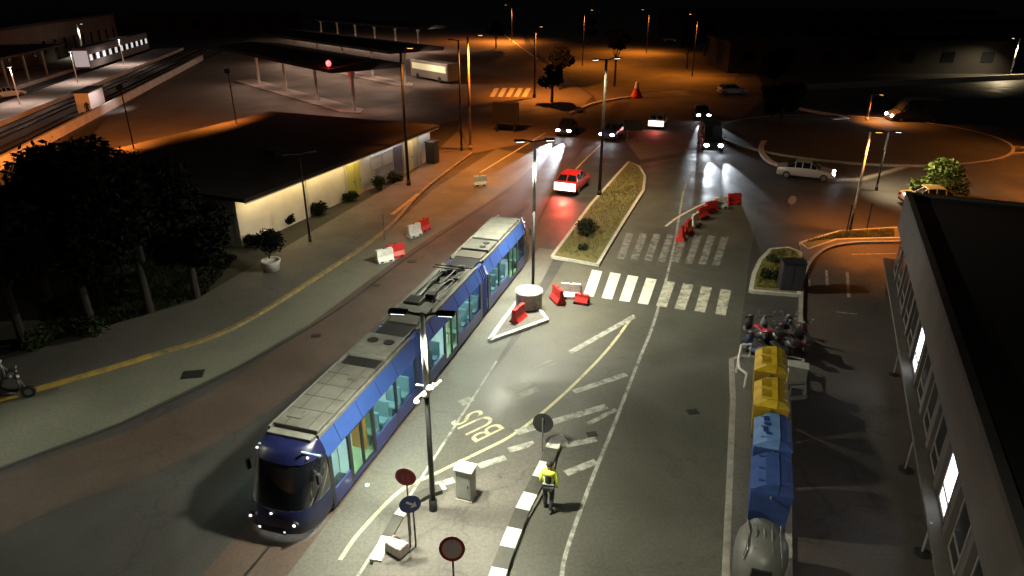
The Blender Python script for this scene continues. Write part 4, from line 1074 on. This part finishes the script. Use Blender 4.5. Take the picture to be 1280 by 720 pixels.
for i, (px, py, r, lb) in enumerate(((118, 424, .9, 'pale leaved shrub under the ragged black tree'), (50, 440, .8, 'grey shrub near the scooter at the left edge'), (960, 352, .5, 'ochre tuft on the planted corner island'), (966, 332, .4, 'small tuft behind the ochre one on the corner island'))):
    shrub(lb, at(px, py), .1, r, 60 + i, OLV if i > 1 else GRL, 600, 'low shrubs')
# grass on the islands
def grass(name, poly, n, z, c, seed, s=.10):
    rnd = random.Random(seed); P = [at(*p) for p in poly]; m = MB(); c0 = sum(P, Vector()) / len(P)
    tris = [(c0, P[i], P[(i + 1) % len(P)]) for i in range(len(P))]; ar = [((b - a).cross(d - a)).length for a, b, d in tris]; tot = sum(ar)
    for t, A in zip(tris, ar):
        for _ in range(int(n * A / tot)):
            u, v = rnd.random(), rnd.random()
            if u + v > 1: u, v = 1 - u, 1 - v
            q = t[0] + (t[1] - t[0]) * u * .97 + (t[2] - t[0]) * v * .97; q.z = z; a = rnd.random() * 6.28; k = s * rnd.uniform(.6, 1.7)
            dx = Vector((math.cos(a), math.sin(a), 0)) * k * .22; m.face([q - dx, q + dx, q + Vector((rnd.gauss(0, .4) * k, rnd.gauss(0, .4) * k, k))])
    o = m.build(name, leafm('grass blades ' + name + str(seed), c)); tag(o, kind='stuff'); return o
grass('grass', [(694, 321), (745, 330), (773, 285), (802, 240), (804, 222), (786, 207), (768, 227), (740, 260)], 3800, .165, (.24, .20, .06), 1)
grass('grass', [(942, 363), (946, 345), (953, 329), (965, 316), (985, 314), (998, 319), (996, 368)], 5000, .165, (.22, .19, .05), 2)
grass('grass', [(1003, 306), (1050, 293), (1118, 289), (1118, 299), (1045, 301)], 3000, .165, (.18, .17, .05), 3)
grass('grass', [(40, 436), (120, 415), (260, 370), (300, 320), (200, 300), (60, 380)], 7000, .01, (.02, .022, .01), 4, .16)
0 and grass('grass', [(700, 66), (700, 48), (760, 32), (830, 52), (920, 86), (900, 118), (850, 108), (800, 112), (745, 108)], 16000, .05, (.09, .085, .025), 5, .7)
# ---------------------------------------------------------------- white walled building on the left
EH = 3.1
A_, B_ = at(293, 250, EH), at(537, 158, EH)
dv = (B_ - A_); LW = Vector((dv.x, dv.y)).length; wa = math.atan2(dv.y, dv.x)
hb = thing('low_building', 'long low white building with a dark flat roof and light strips under its eave', 'building', (A_.x, A_.y, 0), wa)
# local: +x along the wall away from the camera, +y to the back
CREAM = mat('cream render', (.58, .55, .46), .8, 0, .12, .6, bump=.15, bscale=8)
GREYW = mat('grey wall panel', (.44, .45, .46), .7, 0, .12, .8)
m = MB(); m.box((LW * .31, .15, EH / 2 - .05), (LW * .62, .30, EH - .1)); m.build('wall', CREAM, hb)
m = MB(); m.box((LW * .81 + .001, .153, EH / 2 - .05), (LW * .378, .30, EH - .1)); m.build('wall', GREYW, hb)
m = MB(); m.box((.15, 9, EH / 2 - .06), (.28, 17.2, EH - .12)); m.box((LW - .15, 9, EH / 2 - .06), (.28, 17.2, EH - .12)); m.box((LW / 2, 17.7, EH / 2 - .06), (LW, .28, EH - .12)); m.build('wall', CREAM, hb)
m = MB(); m.box((LW / 2, 8.5, EH + .06), (LW + .3, 18.8, .22)); rf = m.build('roof', mat('roof felt brown', (.016, .011, .009), .9, 0, .4, .8), hb)
for x, y, w_, d_, h_ in ((LW * .40, 5, 1.4, 1.0, .5), ): m = MB(); m.box((x, y, EH + .17 + h_ / 2), (w_, d_, h_), bev=.05); m.build('roof_unit', DKSTEEL, rf)
m = MB(); m.box((LW / 2, -.86, EH - .02), (LW + .2, .05, .26)); m.build('fascia', mat('fascia metal', (.30, .29, .26), .5), hb)
STRIP = glow('eave light strip', (1.0, .74, .34), 22.0)
for x0, x1 in ((.2, LW * .53), (LW * .825, LW * .90)):
    m = MB(); m.box(((x0 + x1) / 2, -.66, EH - .09), (x1 - x0, .14, .05)); m.build('light_strip', STRIP, hb)
STRIP_FILL = glow('added grey wall strip', (.95, .95, .9), 15)  # this strip and the faint one are added to brighten the grey wall
m = MB(); m.box((LW * .955, -.30, EH - .09), (LW * .07, .14, .05)); m.build('light_strip', STRIP_FILL, hb); m = MB(); m.box((LW * .68, -.30, EH - .09), (LW * .22, .1, .05)); m.build('light_strip', glow('added grey wall strip faint', (.9, .9, .95), 13), hb)
for f in (.27, .455, .60, .80, .865, .91):
    m = MB(); m.box((LW * f, -.03, EH / 2 - .05), (.10, .08, EH - .12)); m.build('pilaster', mat('pilaster', (.47, .45, .37), .7), hb)
for f, w_, mm in ((.485, .9, mat('lime shutter', (.48, .46, .12), .6)), (.52, .7, mat('lime shutter', (.48, .46, .12))), (.765, 1.3, mat('violet grey door', (.12, .11, .15), .6)), (.845, 1.0, mat('cream door', (.62, .58, .42), .6))):
    m = MB(); m.box((LW * f, -.02, 1.25), (w_, .06, 2.5)); d = m.build('door', mm, hb); m = MB(); m.box((LW * f + w_ * .35, -.06, 1.1), (.04, .05, .16)); m.build('handle', BLACK, d)
for f in (.63, .70):
    m = MB(); m.box((LW * f, -.01, 1.9), (1.5, .04, 1.0)); wd = m.build('window', mat('frosted pane', (.50, .47, .38), .4), hb)
    m = MB()
    for z in (1.4, 2.4): m.box((LW * f, -.04, z), (1.6, .05, .06))
    for xx in (-.78, .78): m.box((LW * f + xx, -.041, 1.9), (.06, .05, .97))
    m.build('window_frame', mat('window frame pale', (.42, .40, .33), .6), wd)
# flood lamps added on the roof to throw orange light over the yard behind
for fxx, lb, pw in ((.30, 'added flood lamp on a short mast on the dark roof, nearer the trees', 20000), (.75, 'added flood lamp on a short mast at the far end of the dark roof', 14000)):
    q = A_ + (B_ - A_) * fxx + Vector((-math.sin(wa), math.cos(wa), 0)) * 16.5
    o = thing('added_flood_lamp', lb, 'flood lamp', (q.x, q.y, EH + .16), wa, 'added roof flood lamps')
    m = MB(); m.tube((0, 0, 0), (0, 0, 4.6), .05); m.build('mast', DKSTEEL, o); m = MB(); m.box((0, .1, 4.6), (.5, .2, .35), bev=.03); m.build('lamp_head', DKSTEEL, o)
    spot(o, (0, .35, 4.6), (-2, 12, -3.6), pw, SODIUM, R(160), .8, .2)
# bin by the far corner
p = at(541, 205); o = thing('litter_bin', 'tall dark bin at the far end of the white wall', 'bin', (p.x, p.y, .12), wa)
m = MB(); m.box((0, 0, .95), (1.0, .9, 1.9), bev=.08); m.build('body', BLACK, o); m = MB(); m.box((0, 0, 1.93), (1.1, 1.0, .10), bev=.03); m.build('lid', DKSTEEL, o)

# ---------------------------------------------------------------- building with the black roof on the right
C0 = at(1107, 347); C1 = at(1165, 700)
fd = (C1 - C0).normalized(); RH = height_at(C0, 246) + .1
ra = math.atan2(fd.y, fd.x)          # local +x runs towards the camera along the facade; facade faces local -y after flip
rb_ = thing('flat_roof_building', 'grey brown building with a black flat roof and two lit windows', 'building', (C0.x, C0.y, 0), ra)
LR = 46.0; DR = 40.0
# facade plane is local y=0; the building body lies on local +y (to the right of the photo)
FAC = mat('facade render', (.075, .062, .054), .8, 0, .25, .5, bump=.2, bscale=5); LEDGE = mat('ledge stone', (.085, .074, .064), .75, 0, .2, 2); DKW = mat('window dark', (.010, .012, .015), .12); LATT = mat('lattice paint', (.16, .14, .12), .7)
yb = 1 if (Matrix.Rotation(ra, 2) @ Vector((0, 1))).x > 0 else -1
W0, W1 = RH * .24, RH * .62
m = MB(); m.box((LR / 2, yb * DR / 2, W0 / 2), (LR, DR, W0)); m.box((LR / 2, yb * DR / 2, (W1 + RH) / 2), (LR, DR, RH - W1)); m.box((LR / 2, yb * (DR / 2 + .35), (W0 + W1) / 2), (LR - .02, DR - .7, W1 - W0)); m.build('wall', FAC, rb_)
m = MB(); m.box((LR / 2, yb * DR / 2, RH + .03), (LR - .5, DR - .5, .06)); m.build('roof', mat('black roof felt', (.006, .006, .006), .95), rb_)
m = MB()
for a in ((LR / 2, yb * .12, LR, .26), (LR / 2, yb * (DR - .12), LR, .26)): m.box((a[0], a[1], RH + .10), (a[2] + .1, a[3], .22))
m.box((.12, yb * DR / 2, RH + .10), (.26, DR - .5, .22)); m.build('parapet', mat('parapet cap', (.05, .042, .038), .8, 0, .2, 1), rb_)
m = MB(); m.box((LR / 2, -yb * .16, W0 - .06), (LR, .36, .12)); m.build('ledge', LEDGE, rb_)
def fx(py, z):
    best = min((abs(row(Vector((C0.x + fd.x * s, C0.y + fd.y * s, z)))[1] - py), s) for s in [i * .05 for i in range(1, 800)]); return best[1]
zw = (W0 + W1) / 2
litc = [fx(437, zw), fx(606, zw)]
pitch = (litc[1] - litc[0]) / round((litc[1] - litc[0]) / 2.2)
k0 = int(litc[0] // pitch); s = litc[0] - k0 * pitch
while s < LR - 1:
    if s > .9:
        lit = min(abs(s - q) for q in litc) < .3
        f = MB(); wz = W1 - W0 - .1; ww = pitch * .5; zt = zw - wz * .20
        for xx in (-ww / 2, ww / 2): f.box((s + xx, yb * .10, zw), (.07, .10, wz))
        for zz in (-wz / 2, -wz * .20, wz / 2): f.box((s, yb * .10, zw + zz), (ww + .07, .10, .07))
        fo = f.build('window', LATT, rb_)
        for q, (za, zb_) in enumerate(((zw - wz * .20 + .05, zw + wz / 2 - .05), (zw - wz / 2 + .05, zw - wz * .20 - .05))):
            g = MB(); g.box((s, yb * .08, (za + zb_) / 2), (ww - .07, .02, zb_ - za)); g.build('pane', (glow('lit office pane', (.86, .93, 1.0), 4.0) if q == 0 else glow('half lit office pane', (.8, .9, 1.0), 1.6)) if lit else DKW, fo)
        f = MB(); f.box((s + pitch / 2, yb * .10, zw), (pitch * .16, .22, W1 - W0)); f.build('pier', FAC, rb_)
    s += pitch
# glow of the two lit rooms
for q in litc:
    spot(rb_, (q, -yb * .1, zw), (q, -yb * 4, 0), 25, (.8, .9, 1), R(120), .9, .3)

# ---------------------------------------------------------------- railway station, upper left
S0 = at(0, 212); S1 = at(235, 85); sd = (S1 - S0).normalized(); sn = Vector((-sd.y, sd.x, 0))
if sn.x > 0: sn = -sn
sa = math.atan2(sd.y, sd.x)
def st(along, out, z=0.0):
    along *= .62; out *= .8
    return Vector((S0.x + sd.x * along + sn.x * out, S0.y + sd.y * along + sn.y * out, z))
def sbox(name, a0, a1, o0, o1, z0, z1, m_, par=None, kind=True):
    m = MB(); c = st((a0 + a1) / 2, (o0 + o1) / 2, (z0 + z1) / 2); m.box(c, ((a1 - a0) * .62, (o1 - o0) * .8, z1 - z0), sa); o = m.build(name, m_, par)
    if kind: structure(o)
    return o
PLAT = mat('platform paving', (.26, .22, .20), .8, 0, .3, .4); PALEW = mat('boundary concrete', (.40, .36, .32), .8, 0, .25, .5)
o = sbox('boundary_wall', -30, 150, -.2, .25, 0, 1.0, PALEW, kind=False); tag(o, 'long low pale boundary wall between the railway and the yard', 'wall')
area('track_bed', [tuple(st(-40, .4)), tuple(st(190, .4)), tuple(st(190, 10.9)), tuple(st(-40, 10.9))], .005, mat('ballast', (.030, .028, .026), .95, 0, .5, 6), world=True)
for o1 in (3.2, 4.64, 7.2, 8.64): sbox('rail', -40, 190, o1, o1 + .09, .02, .17, mat('rail steel', (.10, .095, .09)))
sbox('platform', -40, 190, 11, 18, 0, .55, PLAT); sbox('platform_edge', -40, 190, 10.9, 11.25, .0, .57, PALEW)
area('track_bed', [tuple(st(-40, 18)), tuple(st(190, 18)), tuple(st(190, 24)), tuple(st(-40, 24))], .005, mat('ballast', (.03, .03, .03)), world=True)
for o1 in (20, 21.44): sbox('rail', -40, 190, o1, o1 + .09, .02, .17, mat('rail steel', (.1, .1, .1)))
sbox('platform', -40, 190, 24, 34, 0, .55, PLAT)
pc = thing('platform_canopy', 'long dark platform canopy on slim posts over the railway', 'canopy', (0, 0, 0))
sbox('roof', -40, 120, 23.5, 36, 4.6, 4.95, mat('canopy roof dark', (.02, .018, .018), .8), pc, False)
for a in range(-35, 120, 12): sbox('post', a, a + .4, 25, 25.3, .5, 4.6, STEEL, pc, False)
sh = thing('station_hall', 'long dark station hall behind the platform canopy', 'building', (0, 0, 0))
sbox('wall', -60, 230, 37, 52, 0, 7, mat('station render', (.12, .10, .09), .8, 0, .2, .3), sh, False); sbox('roof', -61, 231, 36.5, 53, 7, 7.5, mat('canopy roof dark', (.02, .02, .02)), sh, False)
for a in range(-55, 225, 9): sbox('window', a, a + 1.6, 36.93, 37.05, 1.6, 4.0, mat('window dark', (.01, .01, .01)), sh, False)
tr = thing('train', 'grey regional train with pale lit end standing at the far platform', 'train', (0, 0, 0))
sbox('body', 120, 185, 19.2, 22.3, .7, 3.9, mat('train grey', (.16, .16, .17), .4, 0, .1, .5), tr, False); sbox('roof', 120, 185, 19.4, 22.1, 3.9, 4.2, GREYM, tr, False)
for a in range(121, 184, 3): sbox('window', a, a + 2, 19.14, 19.2, 2.0, 3.0, glow('train pane', (.9, .95, 1), .5) if a % 2 else DKW, tr, False)
sbox('cab_front', 119.85, 120, 19.3, 22.2, 1.0, 3.7, glow('glowing train front', (.95, .95, 1), .22), tr, False)  # whole cab front glows: its lit look is put into the material
SL = []
for i, (a, lab) in enumerate(((6, 'platform lamp at the left edge of the station'), (30, 'second platform lamp from the left edge'), (56, 'platform lamp by the two standing figures'), (90, 'platform lamp before the train end'), (130, 'platform lamp beside the train'))):
    q = st(a, 14.5, .55); o = thing('platform_lamp', lab, 'street lamp', q, sa, 'platform lamps')
    m = MB(); m.tube((0, 0, 0), (0, 0, 4.6), .09, .07); m.build('pole', PALEPOLE, o)
    m = MB(); m.box((0, 0, 4.62), (.9, .3, .1), bev=.03); hd = m.build('lamp_head', DKSTEEL, o); m = MB(); m.box((0, 0, 4.555), (.7, .22, .012)); m.build('lamp_panel', LEDW, hd)
    spot(o, (0, 0, 4.45), (0, -.1, -1), 1900 if i < 3 else 2200, (1.0, .78, .66), R(164), .7, .2)
# two people waiting (far off, dark)
def far_person(label, loc, ang, col):
    o = thing('person', label, 'person', loc, ang, 'people waiting at the station')
    Jv = [(0, 0, .95), (0, 0, 1.35), (0, 0, 1.52), (0, 0, 1.66), (-.2, 0, 1.4), (-.26, .02, 1.1), (-.24, .1, .85), (.2, 0, 1.4), (.26, .02, 1.1), (.24, .1, .85), (-.1, 0, .9), (-.11, .02, .48), (-.11, 0, .06), (.1, 0, .9), (.11, .02, .48), (.11, 0, .06)]
    Ev = [(0, 1), (1, 2), (2, 3), (1, 4), (4, 5), (5, 6), (1, 7), (7, 8), (8, 9), (0, 10), (10, 11), (11, 12), (0, 13), (13, 14), (14, 15)]
    skin_mesh('body', Jv, Ev, [.15, .17, .06, .1, .07, .05, .04, .07, .05, .04, .09, .07, .05, .09, .07, .05], col, o, 0, 1)
    return o
far_person('dark figure standing by the white boundary, nearer the trees', st(44, 1.6, .0), R(40), TROUS)
far_person('dark figure standing just beyond the other on the railway side', st(50, 2.4, .0), R(10), TROUS)
kb_ = thing('ticket_kiosk', 'small white lit kiosk by the boundary wall near the two figures', 'kiosk', st(52, 3.0), sa)
m = MB(); m.box((0, 0, 1.2), (5.5, 1.6, 2.4)); m.build('wall', mat('kiosk white', (.6, .58, .58), .6), kb_); m = MB(); m.box((0, 0, 2.47), (5.9, 2.0, .14)); m.build('roof', DKSTEEL, kb_)
spot(None, st(50, -2.2, 4.2), st(50, 1.5, 0), 700, (1, .88, .85), R(110), .8, .2)

# ---------------------------------------------------------------- bus station canopies
I0, I1 = at(326, 107), at(456, 144); bd = (I1 - I0).normalized(); bn = Vector((-bd.y, bd.x, 0)); 
if bn.y < 0: bn = -bn
ba = math.atan2(bd.y, bd.x); BL_ = (I1 - I0).length
def bus_canopy(label, end, length, h, nposts, lit):
    base = at(*end) - bd * length
    o = thing('bus_canopy', label, 'canopy', (base.x, base.y, 0), ba, 'bus station canopies')
    m = MB(); m.extr_x([(-2.6, h), (-2.4, h - .5), (7.6, h - .5), (8.0, h), (3, h + .5)], -9, length - 2); m.build('roof', mat('bus canopy roof', (.014, .012, .014), .85, 0, .3, .5), o)
    for i in range(nposts):
        x = length * (.02 + .94 * i / max(1, nposts - 1))
        m = MB(); m.tube((x, 0, .12), (x, 0, h - .45), .20, .20, 10); m.tube((x, 0, h - 1.3), (x, 0, h - .45), .20, .5, 10); m.build('post', PALEPOLE, o)
        if lit:
            for sy in (-1, 1): spot(o, (x + .8, sy * 2.6, h - .6), (x + .8, sy * 6.0, 0), lit, (1.0, .66, .50), R(168), .7, .25)
    isl = MB(); isl.prism([(-6, -1.6), (length - 2, -1.6), (length + .2, 0), (length - 2, 1.6), (-6, 1.6)], -.03, .15); io = isl.build('bus_island', mat('island paving', (.34, .29, .26), .8, 0, .25, .6), None, loc=(base.x, base.y, 0), rz=ba); structure(io)
    return o, base
c1, b1 = bus_canopy('nearest dark bus station canopy on pale posts, carrying a red light', (450, 142), BL_, 5.3, 4, 480)
c2, b2 = bus_canopy('middle dark bus station canopy behind the nearest', (514, 108), BL_ + 10, 5.3, 5, 1000)
c3, b3 = bus_canopy('farthest dark bus station canopy at the top edge', (530, 66), BL_ + 20, 5.4, 6, 1200)
q = I1 + bd * -4.0 - bn * 2.2
rl = thing('red_beacon', 'glowing red lamp at the near end of the nearest bus canopy', 'signal lamp', (q.x, q.y, 5.3))
m = MB(); m.tube((0, 0, 0), (0, 0, .3), .25, .2); m.build('base', BLACK, rl); m = MB(); m.blob((0, 0, .6), (.32, .32, .4)); m.build('lamp_dome', glow('red beacon glow', (1.0, .10, .10), 2.6), rl, True); point(rl, (-.2, -.8, .9), 260, (1, .08, .06), .2)
# parked bus under the second canopy
bu = thing('bus', 'pale bus standing under the middle canopy', 'bus', b2 + bd * 40 + bn * 7, ba)
m = MB(); m.box((0, 0, 1.7), (11, 2.5, 2.7), bev=.12); m.build('body', mat('bus paint', (.20, .20, .17), .4, 0, .1, 1), bu)
for s in (-1, 1): m = MB(); m.box((0, s * 1.26, 2.1), (10, .03, 1.0)); m.build('window', glow('bus pane', (.85, .9, .6), .10), bu)
for x in (-3.4, 3.2):
    for s in (-1, 1):
        m = MB(); m.tube((x, s * 1.0, .48), (x, s * 1.28, .48), .48, n=16); m.build('wheel', RUBBER, bu)

# ---------------------------------------------------------------- advert board, sign back, cone, far blocks
p = at(632, 165); o = thing('advert_board', 'dark rectangular advert board on two legs beside the tram street', 'advert board', (p.x, p.y, 0), R(-14))
m = MB(); m.box((0, 0, 2.1), (2.9, .35, 2.2), bev=.04); m.build('panel', BLACK, o); m = MB(); m.box((0, -.19, 2.1), (2.5, .02, 1.8)); m.build('screen', mat('advert screen off', (.012, .012, .016), .3), o)
for xx in (-1.0, 1.0):
    m = MB(); m.tube((xx, 0, 0), (xx, 0, 1.05), .09); m.build('leg', BLACK, o)
p = at(790, 178); o = thing('road_sign', 'dark rectangular road sign at the tip of the median island', 'road sign', (p.x, p.y, 0), R(-6), 'large road signs')
m = MB(); m.box((0, 0, 1.75), (1.9, .08, 1.1), bev=.02); m.build('sign_plate', BLACK, o); m = MB()
for xx in (-.5, .5): m.tube((xx, .06, 0), (xx, .06, 2.2), .04)
m.build('post', GREYM, o)
p = at(795, 122); o = thing('warning_pylon', 'white tipped red warning pylon at the end of the lit kerb', 'traffic cone', (p.x, p.y, 0)); m = MB(); m.lathe([(.9, 0), (.9, .2), (.45, 1.0), (.35, 1.3)], n=16); m.build('body', RPLAST, o); m = MB(); m.lathe([(.35, 1.3), (.22, 2.0), (.12, 2.2)], n=16); m.build('tip', mat('lit white tip', (.7, .7, .7), .5), o)
p = at(693, 100); o = thing('signal_lamp', 'small blue light glowing among the dark palms', 'signal lamp', (p.x, p.y, 0)); m = MB(); m.tube((0, 0, 0), (0, 0, 3.0), .06); m.build('post', BLACK, o); m = MB(); m.blob((0, 0, 3.2), (.4, .4, .5)); m.build('lamp_dome', glow('blue lamp', (.12, .12, 1.0), .8), o)
DB = mat('far block render', (.012, .010, .010), .85, 0, .3, .2)
for lb, px, py, wd, dp, hh in (('wide dark far block right of the orange grass', 1085, 92, 50, 14, 5), ('dark far block behind the grey road', 1170, 90, 26, 14, 5), ('dark far block at the upper right corner', 1290, 70, 40, 20, 7), ('low dark far block left of the station lamp', 250, 44, 50, 20, 5), ('dark distant block along the top of the right background', 1040, 48, 90, 25, 7)):
    q = at(px, py); o = thing('far_building', lb, 'building', (q.x, q.y, 0), 0, 'far dark blocks'); m = MB(); m.box((0, dp / 2, hh / 2), (wd, dp, hh)); m.build('wall', DB, o)
    m = MB(); m.box((0, dp / 2, hh + .2), (wd + .8, dp + .8, .4)); m.build('roof', mat('far roof', (.015, .014, .014), .9), o)
    n = int(wd / 7)
    for i in range(n):
        for z in range(2, int(hh) - 2, 4):
            m = MB(); m.box((-wd / 2 + 3.5 + i * 7, -.04, z + .8), (2.2, .1, 1.8)); m.build('window', DKW, o)
sm = bpy.data.lights.new('night_fill', 'SUN'); sm.energy = .012; sm.angle = R(10); sm.color = (.8, .85, 1.0)  # weak cool sun added as fill for the dark regions
so = bpy.data.objects.new('night_fill', sm); COL.objects.link(so); so.rotation_euler = (R(35), R(10), 0)
